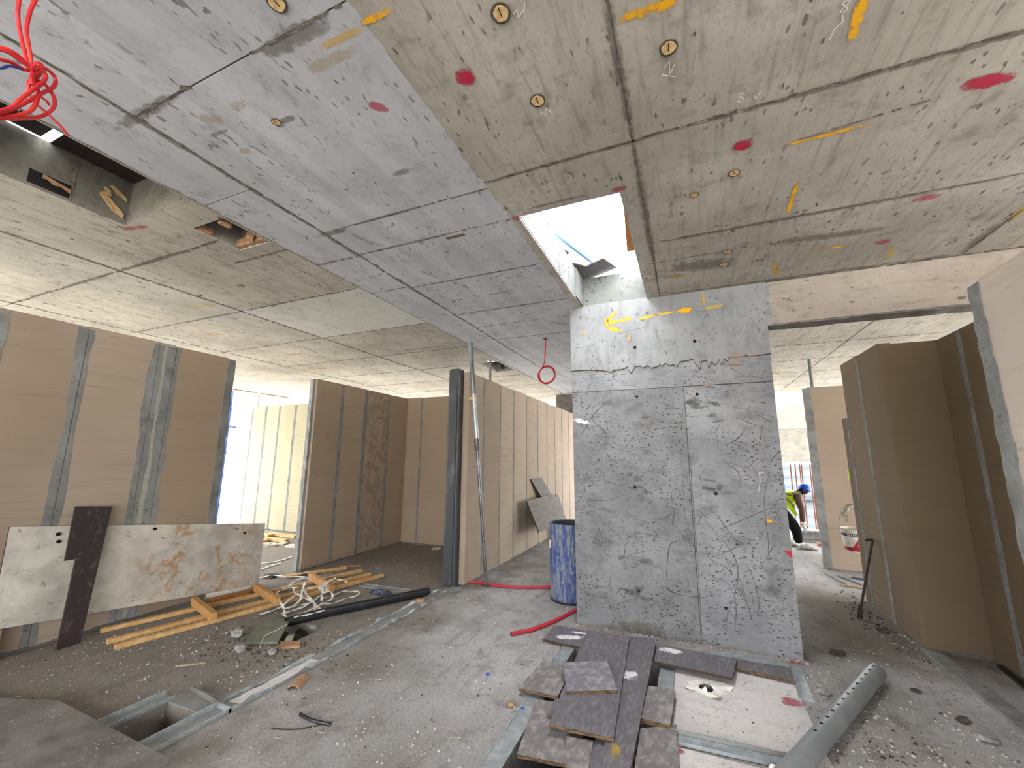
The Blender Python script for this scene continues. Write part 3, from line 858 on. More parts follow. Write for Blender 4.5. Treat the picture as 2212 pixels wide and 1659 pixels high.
SCR = [[(-0.06, 1.552), (-0.063, 1.243), (-0.06, 0.89)], [(0.015, 1.552), (0.011, 1.246), (0.011, 0.927), (0.013, 0.515), (0.007, 0.058)], [(0.267, 1.496), (0.379, 1.399), (0.379, 1.28)], [(0.267, 1.496), (0.445, 1.438), (0.519, 1.514)], [(0.596, 1.36), (0.552, 1.19), (0.546, 1.014), (0.55, 0.862), (0.541, 0.761)], [(0.700, 1.26), (0.638, 1.163), (0.563, 1.056)], [(0.62, 0.882), (0.567, 0.793), (0.497, 0.677)], [(0.081, 1.127), (0.187, 1.035), (0.249, 0.943), (0.323, 0.834)], [(0.088, 0.997), (0.194, 0.866), (0.273, 0.757), (0.306, 0.678), (0.313, 0.598), (0.302, 0.516), (0.264, 0.392), (0.216, 0.277), (0.156, 0.18)], [(0.172, 0.906), (0.31, 0.973), (0.5, 1.073), (0.625, 1.131)], [(0.1, 0.68), (0.264, 0.757), (0.375, 0.828)], [(0.384, 0.651), (0.418, 0.559), (0.439, 0.434), (0.443, 0.318), (0.431, 0.182)], [(0.326, 0.519), (0.35, 0.413), (0.385, 0.233)], [(0.278, 0.394), (0.273, 0.275), (0.253, 0.145)], [(0.306, 0.507), (0.329, 0.44), (0.369, 0.308)], [(0.399, 0.448), (0.401, 0.361), (0.413, 0.294)], [(0.216, 0.267), (0.177, 0.134)], [(-0.001, 0.905), (-0.084, 0.834), (-0.2, 0.76), (-0.242, 0.508)], [(0.153, 0.653), (0.215, 0.629), (0.268, 0.573)], [(0.083, 0.574), (0.129, 0.533), (0.181, 0.503)], [(0.535, 0.942), (0.415, 0.739)], [(0.539, 0.741), (0.659, 0.683)], [(0.513, 0.299), (0.625, 0.329)], [(-0.247, 0.412), (-0.191, 0.376), (-0.057, 0.445)], [(-0.192, 0.366), (-0.002, 0.364)], [(0.226, 1.22), (0.359, 1.223)], [(0.22, 0.199), (0.368, 0.192)], [(0.253, 0.141), (0.355, 0.152)], [(0.327, 0.701), (0.413, 0.714)], [(0.07, 1.034), (0.032, 0.94)], [(-0.213, 1.001), (-0.139, 1.061), (-0.181, 1.087)], [(-0.157, 1.027), (-0.169, 0.926)], [(-0.784, 1.32), (-0.68, 1.279), (-0.573, 1.26)], [(-0.748, 1.38), (-0.729, 1.138)], [(-0.919, 1.108), (-0.73, 1.122), (-0.577, 1.176)], [(-0.936, 1.108), (-0.801, 0.954), (-0.696, 0.856), (-0.603, 0.801)], [(-0.802, 0.6), (-0.687, 0.53)], [(-0.143, 1.052), (-0.23, 0.987), (-0.371, 0.939)], [(-0.144, 1.042), (-0.169, 0.941)], [(-0.15, 0.786), (-0.204, 0.753), (-0.233, 0.595), (-0.251, 0.441)], [(-0.863, 0.35), (-0.736, 0.355)], [(-0.897, 0.306), (-0.804, 0.199)], [(-0.719, 0.244), (-0.668, 0.207), (-0.649, 0.046)], [(-0.453, 0.288), (-0.27, 0.283)], [(-0.528, 0.852), (-0.376, 0.838), (-0.269, 0.816)], [(-0.262, 0.42), (-0.175, 0.365)], [(-0.943, 0.23), (-0.906, 0.185)], [(-0.715, 1.551), (-0.689, 1.48)], [(-0.878, 1.551), (-0.881, 1.461)], [(-0.35, 1.153), (-0.329, 1.078)], [(-0.615, 0.257), (-0.614, 0.166)], [(-0.705, 2.042), (-0.836, 1.928), (-0.982, 1.704)], [(-0.838, 1.869), (-0.771, 1.798), (-0.678, 1.714)], [(-0.706, 1.87), (-0.703, 1.768)], [(-0.738, 1.643), (-0.808, 1.567)], [(-0.738, 1.643), (-0.691, 1.472)], [(-0.845, 1.615), (-0.879, 1.462)], [(-0.444, 2.136), (-0.427, 2.009)], [(-0.639, 2.237), (-0.666, 2.169)], [(-0.957, 2.135), (-0.95, 1.993)], [(0.437, 2.219), (0.552, 2.216), (0.698, 2.166)], [(0.396, 2.295), (0.485, 2.234)], [(-0.021, 1.954), (-0.027, 1.799)], [(-0.071, 1.837), (-0.0, 1.753)], [(0.241, 1.722), (0.237, 1.557)], [(0.46, 1.753), (0.385, 1.668), (0.265, 1.618)], [(0.309, 1.686), (0.384, 1.66), (0.493, 1.616)], [(0.522, 1.683), (0.564, 1.616)], [(0.456, 2.075), (0.511, 1.993)], [(0.17, 2.073), (0.191, 2.022)], [(0.301, 1.985), (0.482, 1.925), (0.700, 1.85)], [(0.408, 1.858), (0.658, 1.732)], [(0.336, 1.592), (0.376, 1.557)], [(0.338, 2.3), (0.33, 2.218)], [(0.665, 1.816), (0.631, 1.757)], [(0.039, 1.97), (0.195, 1.963)], [(0.033, 1.882), (0.115, 1.876)]]
for k in range(90):
    x, z = random.uniform(-1.0, .66), random.uniform(.1, 2.25)
    a, l = random.uniform(0, math.pi), random.uniform(.02, .13)
    p1 = (x + l * math.cos(a), z + l * math.sin(a))
    if -1.03 < p1[0] < .69: SCR.append([(x, z), p1])


def scratches(lines, y, w0):
    m = MB()
    for L in lines:
        pts = [(Vector(q).x, Vector(q).y) for q in smooth_path([(a, b, 0) for a, b in L], 5)] if len(L) > 2 else L
        w = w0 * random.uniform(.5, 1.3)
        n = len(pts)
        for i in range(n - 1):
            (a, b), (c, d) = pts[i], pts[i + 1]
            q = math.hypot(c - a, d - b) or 1
            px, pz = -(d - b) / q, (c - a) / q
            wa, wb = (w * (.35 + .65 * math.sin(math.pi * (i + t) / (n - 1))) / 2 for t in (.08, .92)) if n > 2 else (w / 2, w / 4)
            m.add([(a - px * wa, y, b - pz * wa), (a + px * wa, y, b + pz * wa), (c + px * wb, y, d + pz * wb), (c - px * wb, y, d - pz * wb)], [(0, 3, 2, 1)])
    return m


obj('scratch_marks', scratches(SCR, CY - .0022, .007), 'scratch_grey', parent=colm, kind='stuff')
obj('scratch_marks', scratches([[(0.153, 2.667), (0.23, 2.807)], [(0.521, 2.763), (0.587, 2.801), (0.678, 2.817)], [(0.084, 2.916), (0.166, 2.855), (0.251, 2.858)], [(-.6, 2.72), (-.3, 2.76)], [(-1.0, 2.62), (-.75, 2.63)]], CY - .0106, .005), 'scratch_grey', parent=colm, kind='stuff')
for x, z, l, w, a in [(-0.56, 2.855, .30, .045, .12), (-0.27, 2.862, .22, .04, .1), (-0.12, 2.875, .2, .03, .1), (-.62, 2.915, .18, .045, .85), (-.60, 2.775, .2, .05, -.35), (-.67, 2.85, .12, .05, 1.57), (.06, 2.88, .16, .07, 0)]:
    decal('yellow_paint_mark', colm, 'spray_yellow', (x, CY - .0107, z), l, w, a, 'front')
for x, z, l, w, a in [(.22, 2.97, .14, .05, 1.57), (.30, 2.88, .18, .04, .1), (-.9, 2.77, .06, .05, 0)]:
    decal('yellow_paint_smear', colm, 'spray_yellow_thin', (x, CY - .0107, z), l, w, a, 'front')
decal('yellow_paint_dot', colm, 'spray_yellow', (.575, CY - .0020, 1.013), .05, .05, .4, 'front')
obj('red_paint_corner', MB().hexa([(x, CY - .0045, z) for x, z in [(.645, .79), (.703, .79), (.703, .735)]], [(x, CY - .0042, z) for x, z in [(.645, .79), (.703, .79), (.703, .735)]]), 'label_red', parent=colm)
decal('white_paint_swipe', colm, 'spatter_white', (-.95, CY - .0016, 1.87), .2, .06, -.2, 'front')
chalk([[(.57, 1.395), (.535, 1.40), (.535, 1.33), (.515, 1.24)]], colm, y=CY - .0048)
decal('dark_foot_patch', colm, 'stain_dark', (-.45, CY - .0016, .06), .5, .12, 0, 'front')  # soft darker patch low on the column face
for k in range(26):
    x, z = random.choice([(-.48, 1.24), (-.45, 1.36), (.1, 1.22), (.12, 1.29), (-.5, .6), (-.5, .34), (.12, .3), (.15, 1.85), (-.45, 1.92), (.15, 1.97)])
    decal('spalled_patch', colm, 'stain_grey', (x + random.uniform(-.12, .12), CY - .0018, z + random.uniform(-.06, .06)), random.uniform(.06, .16), random.uniform(.025, .07), random.uniform(-.3, .3), 'front')
# rubble crumbs along the foot of the column
mb = MB()
for k in range(140):
    x = random.uniform(-1.06, .72); y = 4.03 - abs(random.gauss(0, .025)) - .006; s = random.uniform(.004, .014)
    mb.hexa([(x - s, y - s, 0), (x + s, y - s * .7, 0), (x + s * .8, y + s, 0), (x - s * .6, y + s * .8, 0)], [(x - s * .5, y - s * .5, s), (x + s * .6, y - s * .4, s * 1.2), (x + s * .4, y + s * .6, s * .9), (x - s * .4, y + s * .5, s)], 0)
obj('foot_crumbs', mb, 'gravel_mix', parent=colm, kind='stuff')
mb = MB()
for k in range(70):
    x = random.choice([-1.03, -.66, -.5, -.25, .0]) + random.gauss(0, .05); y = 4.015 - random.uniform(0, .03); a = random.uniform(0, 3.1); l = random.uniform(.01, .035)
    mb.bar((x, y, .004 + random.uniform(0, .012)), (x + l * math.cos(a), y + l * math.sin(a) * .3, .006 + random.uniform(0, .02)), .003, .002)
obj('foot_straw', mb, 'shaving', parent=colm, kind='stuff')


# ---------------------------------------------------------------- panel walls
def wall(name, label, axis, c, back, cuts, h, mat='panel_beige', jw=0.09, mats=None, hs=None, z0=0.012, groove='dark_mortar', jmat='mortar'):
    s = 1 if c > back else -1
    a_mid = (cuts[0] + cuts[-1]) / 2
    loc = (c, a_mid, 0) if axis == 'x' else (a_mid, c, 0)
    w = thing(name, loc, label, kind='structure')

    def pt(a, d):
        return (d, a) if axis == 'x' else (a, d)
    for i in range(len(cuts) - 1):
        a0, a1 = sorted((cuts[i], cuts[i + 1]))
        a0 += .0015; a1 -= .0015
        ch = 0.006
        poly = [(a0 + ch, c), (a1 - ch, c), (a1, c - s * ch), (a1, back + s * ch), (a1 - ch, back), (a0 + ch, back), (a0, back + s * ch), (a0, c - s * ch)]
        hh = (hs[i] if hs else h) + random.uniform(-.006, .006)
        obj('wall_panel', MB().prism([pt(*q) for q in poly], z0, hh), mats[i] if mats else mat, parent=w)
    for i in range(1, len(cuts) - 1):
        a = cuts[i]
        hh = min(hs[i - 1], hs[i]) if hs else h
        n = 34
        m = MB()
        wl, wr = random.uniform(.35, .6) * jw, random.uniform(.35, .6) * jw
        jl = jr = 0.0
        L, R = [], []
        for k in range(n + 1):
            z = z0 + .01 + (hh - .03 - z0) * k / n
            jl = jl * .7 + random.uniform(-1, 1) * jw * .09
            jr = jr * .7 + random.uniform(-1, 1) * jw * .09
            L.append((a - wl + jl, z)); R.append((a + wr + jr, z))
        t0 = c + s * .0025
        for k in range(n):
            for (q0, q1) in (((L[k][0], a - .003), (L[k + 1][0], a - .003)), ((a + .003, R[k][0]), (a + .003, R[k + 1][0]))):
                z_a, z_b = L[k][1], L[k + 1][1]
                vs = [(*pt(q0[0], t0), z_a), (*pt(q0[1], t0), z_a), (*pt(q1[1], t0), z_b), (*pt(q1[0], t0), z_b)]
                vb = [(*pt(q0[0], c - s * .001), z_a), (*pt(q0[1], c - s * .001), z_a), (*pt(q1[1], c - s * .001), z_b), (*pt(q1[0], c - s * .001), z_b)]
                m.hexa(vb, vs)
        obj('joint_mortar', m, jmat, parent=w)
    # bedding mortar along the foot
    m = MB()
    n = max(6, int(abs(cuts[-1] - cuts[0]) / .12))
    A0, A1 = min(cuts), max(cuts)
    for k in range(n):
        a0, a1 = A0 + (A1 - A0) * k / n, A0 + (A1 - A0) * (k + 1) / n
        d = random.uniform(.004, .02)
        q = [pt(a0, c + s * d), pt(a1, c + s * d), pt(a1, back), pt(a0, back)]
        m.prism(q, 0, z0 + random.uniform(.0, .012))
    obj('bed_mortar', m, groove, parent=w)
    return w


def end_mortar(w, axis, c, back, a0, a1, h, mat='mortar', lip=.0):
    """rough mortar cast on the free end of a panel wall"""
    def pt(a, d):
        return (d, a) if axis == 'x' else (a, d)
    s = 1 if c > back else -1
    n = 40
    m = MB()
    prev = None
    j = 0
    for k in range(n + 1):
        z = .005 + (h - .005) * k / n
        j = j * .6 + random.uniform(-.012, .012)
        ring = [(*pt(a0 + j * (1 if lip else .3), c + s * .003), z), (*pt(a1 + random.uniform(-.004, .004), c - s * random.uniform(0, .012)), z), (*pt(a1 + random.uniform(-.004, .004), back + s * .008), z), (*pt(a0, back), z)]
        if prev:
            m.hexa(prev, ring)
        prev = ring
    obj('end_mortar', m, mat, parent=w)


w = wall('wall_left', 'long beige panel wall at left with broad grey mortar joints', 'x', -4.9, -5.0, [-2.0, -1.45, -.9, -.35, .2, .73, 1.255, 1.79, 2.335, 2.485, 3.03], 2.645, mats=['panel_beige'] * 8 + ['panel_grey', 'panel_brown'], jw=.11)
end_mortar(w, 'x', -4.898, -5.0, 3.02, 3.115, 2.63)
w = wall('wall_centre', 'brown panel wall right of the doorway gap with one patched panel', 'x', -4.875, -4.98, [4.28, 4.78, 5.29, 5.86, 6.4], 2.62, mats=['panel_brown', 'panel_brown', 'panel_patched', 'panel_brown'], jw=.06)
end_mortar(w, 'x', -4.905, -4.98, 4.285, 4.245, 2.615)
wall('wall_back', 'shadowed brown panel wall at the back of the side room', 'y', 6.4, 6.5, [-4.985, -4.55, -3.95, -3.35, -2.78], 2.62, 'panel_brown', jw=.05)
wall('wall_hall', 'long panel wall with thin grey joints running back behind the steel prop', 'x', -2.555, -2.79, [4.6, 5.04, 5.58, 6.1, 6.67, 7.25, 7.8, 8.33, 8.85, 9.43, 9.95, 10.5], 2.6, 'panel_beige', jw=.045)
wall('wall_far_left', 'bright cream panel wall beyond the doorway gap', 'y', 6.3, 6.4, [-9.6, -9.1, -8.65, -8.22, -7.74, -7.25, -6.7, -6.15, -5.6, -5.0], 2.63, 'panel_cream', jw=.06, mats=['panel_grey'] + ['panel_cream'] * 8)
wall('wall_right', 'brown panel wall at right behind the leaning crowbar', 'x', 1.65, 1.75, [4.64, 5.16, 5.645, 5.83], 2.555, 'panel_shaded', jw=.06, hs=[2.555, 2.555, 1.97])
wall('wall_right_return', 'narrow dark panel wall facing the camera at right', 'y', 4.63, 4.73, [1.655, 2.16], 2.545, 'panel_shaded')
wall('wall_unseen_blocker', 'added unseen panel wall blocking light behind the right doorway', 'y', 2.0, 1.9, [1.72, 2.15], 2.54, 'panel_brown')  # unseen wall, added to keep rear light off the right return wall
wall('wall_right_room', 'shadowed panel wall inside the right doorway', 'x', 2.05, 2.15, [4.629, 4.3, 3.75, 3.2, 2.6, 2.0], 2.54, 'panel_shaded', jw=.06)
w = wall('wall_right_near', 'pale panel wall at the right edge ending in rough grey mortar', 'x', 1.61, 1.71, [3.12, 2.5, 1.9, 1.3, .7, .1, -.5, -1.1], 2.535, 'panel_pale', jw=.08)
end_mortar(w, 'x', 1.607, 1.71, 3.10, 3.22, 2.525, lip=1)
w = wall('wall_right_far', 'tan panel wall beyond the column with a hanging bucket in front', 'y', 7.35, 7.45, [1.715, 2.3, 2.85, 3.4], 2.575, 'panel_beige', jw=.05)
end_mortar(w, 'y', 7.348, 7.45, 1.75, 1.665, 2.57)

# ---------------------------------------------------------------- beyond the slab edge
mb = MB().box(-4, 13.8, ZC, 9, 25, 3.35)
o = obj('neighbour_slab', mb, 'slab_concrete', label='pale concrete soffit of the next building bay far behind the worker', kind='structure')
obj('rear_wall', MB().box(-4, 25, 1.42, 9, 25.3, 3.06), 'slab_concrete', label='far pale concrete upstand wall above the corrugated fence', kind='structure')
fen = thing('corrugated_fence', (2.5, 13.0, -.56), 'pale blue corrugated metal site fence far behind the worker', 'fence')
for k in range(4):
    x0 = -1.2 + k * 1.7
    m = MB()
    nz = 40
    pr = [(13.0 + .012 * math.sin(i * 1.25), -.5 + 1.9 * i / nz) for i in range(nz + 1)]
    for (ya, za), (yb, zb) in zip(pr[:-1], pr[1:]):
        m.hexa([(x0, ya, za), (x0 + 1.69, ya, za), (x0 + 1.69, yb, zb), (x0, yb, zb)], [(x0, ya + .002, za), (x0 + 1.69, ya + .002, za), (x0 + 1.69, yb + .002, zb), (x0, yb + .002, zb)])
    obj('fence_panel', m, 'fence_sheet', parent=fen, smooth=True)
obj('fence_rail', MB().box(-1.2, 12.95, .44, 5.6, 12.98, .50), 'dark_steel', parent=fen)
for k, (x, dx) in enumerate([(1.886, -.05), (1.965, -.02), (2.044, .03), (2.075, .03), (2.215, .04), (2.245, .05), (2.29, .05)]):
    obj('reinforcing_bar', MB().tube([(x - .02, 10.0, 0), (x + .0, 10.0, 1.42)], .012, 6), 'rebar_rust', smooth=True,
        label='thin rusty upright reinforcing bar behind the worker', cat='rebar', group='rebars behind the worker')
mb = MB()
bx = [(1.75, 9.75), (3.3, 9.75)]
mb.box(1.75, 9.62, .0, 3.2, 9.90, .03); mb.box(1.75, 9.74, .03, 3.2, 9.78, .17); mb.box(1.75, 9.62, .17, 3.2, 9.90, .20)
obj('steel_beam', mb, 'galvanised_dusty', label='grey steel beam lying on the floor past the worker', cat='beam')
obj('timber_offcut', MB().box(2.02, 9.2, 0, 2.26, 9.3, .05), 'rebar_rust', label='short reddish block on the floor beside the worker shoe', cat='block')
sc = thing('scaffold_pole', (-9.95, 6.33, -.5), 'blue scaffold upright outside the slab edge at far left', 'scaffold')
obj('pole', MB().tube([(-9.95, 6.33, -.56), (-9.95, 6.33, 3.6)], .026, 10), 'scaffold_blue', parent=sc, smooth=True)
for z in (.4, 1.1, 1.6, 2.2, 2.6):
    obj('coupler', MB().tube([(-9.95, 6.33, z - .04), (-9.95, 6.33, z + .04)], .042, 8), 'scaffold_blue', parent=sc, smooth=True)
obj('ledger', MB().tube([(-9.95, 6.33, 2.2), (-9.95, 8.4, 2.2)], .022, 8), 'scaffold_blue', parent=sc, smooth=True)
obj('edge_timber', MB().box(-9.72, 5.2, ZC - .02, -9.6, 7.6, ZC + .06), 'timber_brown', label='brown edge board along the slab rim above the cream wall', cat='board')


def prop(name, x, y, z1, r, mat, label, lean=(0, 0)):
    t = thing(name, (x, y, 0), label, 'prop')
    zj = z1 * .62
    def at(z): return (x + lean[0] * z / z1, y + lean[1] * z / z1, z)
    obj('outer_tube', MB().tube([at(.006), at(zj)], r, 14), mat, parent=t, smooth=True)
    obj('inner_tube', MB().tube([at(zj), at(z1)], r * .8, 14), mat, parent=t, smooth=True)
    obj('collar', MB().tube([at(zj - .07), at(zj + .02)], r * 1.3, 12), mat, parent=t, smooth=True)
    obj('base_plate', MB().box(x - r * 2.2, y - r * 2.2, 0, x + r * 2.2, y + r * 2.2, .006), mat, parent=t)
    p = at(z1)
    obj('head_plate', MB().box(p[0] - r * 2, p[1] - r * 2, z1 - .006, p[0] + r * 2, p[1] + r * 2, z1), mat, parent=t)
    return t


prop('steel_prop', -2.85, 5.82, ZC, .024, 'prop_steel', 'steel prop standing behind the hall wall by the small ceiling pocket')
prop('steel_prop', 1.83, 7.56, ZC, .03, 'prop_steel', 'steel prop rising behind the tan wall beyond the column')
prop('steel_prop', -9.5, 6.68, ZC, .04, 'bucket_white', 'pale prop standing behind the bright cream wall')

# leaning prop in front of the hall wall: tubes, wire-tied overlap, pin holes
A, B = Vector((-2.325, 4.735, 0.0)), Vector((-2.525, 4.55, 2.985))


def pl(t): return A + (B - A) * t


lp = thing('leaning_prop', A, 'slim galvanised prop leaning by the dark steel post', 'prop')
obj('lower_tube', MB().tube([pl(.003), pl(.565)], .021, 14), 'prop_steel', parent=lp, smooth=True)
obj('upper_tube', MB().tube([pl(.56) + Vector((.004, 0, 0)), pl(.78)], .026, 14), 'galvanised', parent=lp, smooth=True)
obj('top_tube', MB().tube([pl(.775), pl(1)], .030, 14), 'prop_steel', parent=lp, smooth=True)
dv = (B - A).normalized(); sd = dv.cross(Vector((0, 1, 0))).normalized(); td = dv.cross(sd)
coil = [pl(.535 + .05 * k / 60) + (sd * math.cos(k * .62) + td * math.sin(k * .62)) * (.034 + .004 * math.sin(k)) for k in range(61)]
obj('wire_tie', MB().tube(coil, .004, 5), 'dark_steel', parent=lp, smooth=True)
obj('collar', MB().tube([pl(.555), pl(.585)], .033, 12), 'prop_steel', parent=lp, smooth=True)
for k in range(12):
    c0 = pl(.06 + .037 * k)
    vdir = (Vector((0, 0, CAM_Z)) - c0); vdir.z = 0; vdir.normalize()
    obj('pin_hole', MB().tube([c0 + vdir * .017, c0 + vdir * .0222], .006, 8), 'void_shade', parent=lp)
obj('foot_plate', MB().box(A.x - .045, A.y - .045, 0, A.x + .045, A.y + .045, .006), 'prop_steel', parent=lp)
obj('timber_shim', MB().prism([(-2.553, 4.60), (-2.51, 4.60), (-2.50, 4.72), (-2.553, 4.72)], 2.235, 2.275), 'timber', label='small yellow timber shim wedged between prop and hall wall', cat='wedge')

# dark steel channel on the end of the hall wall
st = thing('steel_post', (-2.72, 4.55, 0), 'dark grey steel channel post capping the end of the hall wall', 'post')
pr = [(-2.812, 4.60), (-2.812, 4.53), (-2.800, 4.515), (-2.785, 4.51), (-2.775, 4.495), (-2.672, 4.495), (-2.662, 4.51), (-2.645, 4.515), (-2.634, 4.53), (-2.634, 4.60)]
obj('channel', MB().prism(pr, .005, 2.63), 'dark_steel', parent=st)
obj('stud_cap', MB().prism([(-2.775, 4.52), (-2.672, 4.52), (-2.672, 4.58), (-2.775, 4.58)], 2.63, 2.645), 'dark_steel', parent=st)

# ---------------------------------------------------------------- floor tracks and pit frame
tr = thing('floor_track', (-2.66, 3.0, 0), 'long bent galvanised floor track running diagonally to the dark post', 'track')
m = MB(); m.box(-2.735, 1.90, .001, -2.612, 4.48, .007)
obj('track_web', m, 'galvanised_dusty', parent=tr)
for sx, nm in ((-2.737, 'track_flange'), (-2.610, 'track_flange')):
    m = MB()
    n = 44
    P0 = [(sx + random.uniform(-.003, .003), 1.90 + 2.5 * i / n, .002) for i in range(n + 1)]
    P1 = [(sx + random.uniform(-.016, .012), 1.90 + 2.5 * i / n, .02 + .012 * math.sin(i * .8) + random.uniform(-.006, .008)) for i in range(n + 1)]
    for i in range(n):
        m.add([P0[i], P0[i + 1], P1[i + 1], P1[i], tuple(Vector(P0[i]) + Vector((.0015, 0, 0))), tuple(Vector(P0[i + 1]) + Vector((.0015, 0, 0))), tuple(Vector(P1[i + 1]) + Vector((.0015, 0, 0))), tuple(Vector(P1[i]) + Vector((.0015, 0, 0)))],
              [(0, 1, 2, 3), (7, 6, 5, 4), (3, 2, 6, 7)])
    obj(nm, m, 'galvanised', parent=tr)
m = MB()
for k in range(8):
    y = 1.95 + k * .075; m.prism([(-2.72 + random.uniform(0, .02), y), (-2.63, y + .01), (-2.625, y + .085), (-2.725 + random.uniform(0, .03), y + .08)], .007, .010 + random.uniform(0, .003))
obj('cement_fill', m, 'cement_sheet', parent=tr)
pf = thing('pit_frame', (-2.9, 1.6, 0), 'galvanised channel frame around the square floor pit at lower left', 'frame')
for x0, x1, y0, y1 in ((-2.735, -2.61, 1.25, 1.89), (-3.17, -3.06, 1.25, 1.84)):
    obj('frame_rail', MB().box(x0, y0, .001, x1, y1, .008), 'galvanised_dusty', parent=pf)
    obj('rail_flange', MB().box(x0, y0, .008, x0 + .012, y1, .035), 'galvanised', parent=pf)
    obj('rail_flange', MB().box(x1 - .010, y0, .008, x1, y1, .026), 'galvanised', parent=pf)
obj('rail_stop', MB().box(-2.74, 1.878, .001, -2.61, 1.892, .03), 'galvanised', parent=pf)
obj('cement_ledge', MB().prism([(-3.06, 1.80), (-2.74, 1.80), (-2.74, 1.885), (-3.03, 1.925), (-3.09, 1.86)], .001, .012), 'mortar', parent=pf)
obj('ledge_kerb', MB().bar((-3.05, 1.925, .018), (-2.735, 1.893, .018), .012, .05), 'dark_mortar', parent=pf)
obj('dusty_sheet', MB().prism([(-3.97, 1.35), (-3.58, 1.49), (-2.9, 1.475), (-2.42, 1.462), (-2.44, 1.28), (-2.5, .6), (-4.6, .5), (-4.6, 1.15)], .036, .056), ['dusty_board', 'ply_edge_dark'], label='dust-covered board lying over the floor pit in the lower left corner', cat='board')
ct = thing('cross_track', (-3.2, 4.13, 0), 'flat galvanised track lying crosswise behind the black pipe', 'track')
obj('track_web', MB().bar((-3.67, 4.12, .004), (-2.75, 4.17, .004), .09, .006), 'galvanised_dusty', parent=ct)
obj('track_flange', MB().bar((-3.67, 4.165, .012), (-2.75, 4.215, .012), .004, .018), 'galvanised_dusty', parent=ct)
obj('track_flange', MB().bar((-3.67, 4.075, .012), (-2.75, 4.125, .012), .004, .018), 'galvanised_dusty', parent=ct)
m = MB()
for i in range(12):
    y0 = 3.25 + i * .115
    m.prism([(1.62 + random.uniform(-.008, .008), y0), (1.735 + random.uniform(-.008, .008), y0), (1.735, y0 + .115), (1.62, y0 + .115)], 0, .022 + random.uniform(-.004, .004))
obj('mortar_kerb', m, 'mortar', label='low grey mortar kerb across the right doorway', cat='kerb')
m = MB().prism([(-2.70, 4.08), (-2.60, 4.06), (-2.50, 4.30), (-2.52, 4.50), (-2.64, 4.49), (-2.70, 4.30)], 0, .022)
obj('mortar_pad', m, 'mortar', label='flat grey mortar pad at the foot of the dark steel post', cat='mortar')

# ---------------------------------------------------------------- plywood offcuts over the trench
def ply(pts, top, label, mat='film_ply', edge='ply_edge', t=.018, tilt=0.0):
    c = sum((Vector(p) for p in pts), Vector((0, 0))) / len(pts)
    jag = []
    n = len(pts)
    for i in range(n):
        a, b = Vector(pts[i]), Vector(pts[(i + 1) % n])
        d = (b - a)
        nr = Vector((d.y, -d.x)).normalized()
        k = max(2, int(d.length / .05))
        for j in range(k):
            jag.append(tuple(a + d * j / k + nr * (random.uniform(-.002, .002) if j else 0)))
    area = sum(jag[i][0] * jag[(i + 1) % len(jag)][1] - jag[(i + 1) % len(jag)][0] * jag[i][1] for i in range(len(jag)))
    if area < 0: jag.reverse()
    zt = lambda x, y: top + tilt * (y - c.y)
    m = MB().hexa([(x, y, zt(x, y) - t) for x, y in jag], [(x, y, zt(x, y)) for x, y in jag], (0, 1))
    return obj('plywood_offcut', m, [mat, edge], label=label, cat='plywood', group='plywood offcuts over the floor trench')


ply([(-1.212, 3.537), (-1.21, 3.854), (-0.88, 3.842), (-0.87, 3.518)], .030, 'white-spattered plywood offcut at the column foot nearest the red hose', edge='ply_edge_dark')
ply([(-0.974, 2.701), (-0.639, 2.736), (-0.601, 2.24), (-0.895, 2.203)], .030, 'broad dusty plywood offcut at the lower left of the pile', 'film_ply_dusty')
ply([(-0.344, 2.664), (-0.158, 2.78), (-0.133, 2.35), (-0.332, 2.0)], .030, 'streaked dusty plywood offcut at the lower right of the pile', 'film_ply_dusty')
ply([(-0.70, 2.405), (-0.554, 2.424), (-0.519, 2.05), (-0.589, 2.05)], .050, 'narrow plywood strip sticking out at the bottom of the pile', 'film_ply_dusty', t=.016)
ply([(-0.552, 2.50), (-0.343, 2.524), (-0.345, 2.0), (-0.53, 2.0)], .046, 'wide plywood offcut under the long plank at the bottom edge')
ply([(-1.076, 3.137), (-0.862, 3.15), (-0.844, 2.748), (-1.106, 2.742)], .046, 'chipped grey plywood offcut with curled corner at the left of the pile', 'film_ply_dusty')
ply([(-0.85, 2.718), (-0.70, 2.733), (-0.70, 2.54), (-0.846, 2.542)], .050, 'small plywood scrap jammed under the large board')
ply([(-0.542, 3.777), (-0.334, 3.84), (-0.349, 2.0), (-0.475, 2.0)], .066, 'long narrow plywood plank running through the middle of the pile')
ply([(-0.877, 3.721), (-0.534, 3.725), (-0.448, 2.422), (-0.793, 2.404)], .086, 'largest plywood board on the pile with a broken brown front edge')
ply([(-0.898, 3.041), (-0.617, 3.178), (-0.494, 2.853), (-0.779, 2.718)], .108, 'small lopsided plywood piece lying on top of the largest board', 'film_ply_pale', tilt=.03)
ply([(-0.335, 3.092), (-0.173, 3.109), (-0.189, 2.715), (-0.344, 2.719)], .052, 'small squarish plywood block right of the long plank', 'film_ply_dusty', t=.024)
ply([(-0.322, 3.771), (0.233, 3.73), (0.179, 3.423), (-0.331, 3.459)], .052, 'long plywood offcut along the column foot right of the plank', edge='ply_edge_dark')
ply([(0.215, 3.765), (0.572, 3.803), (0.562, 3.592), (0.196, 3.638)], .034, 'short plywood offcut at the column foot beside the metal plate')
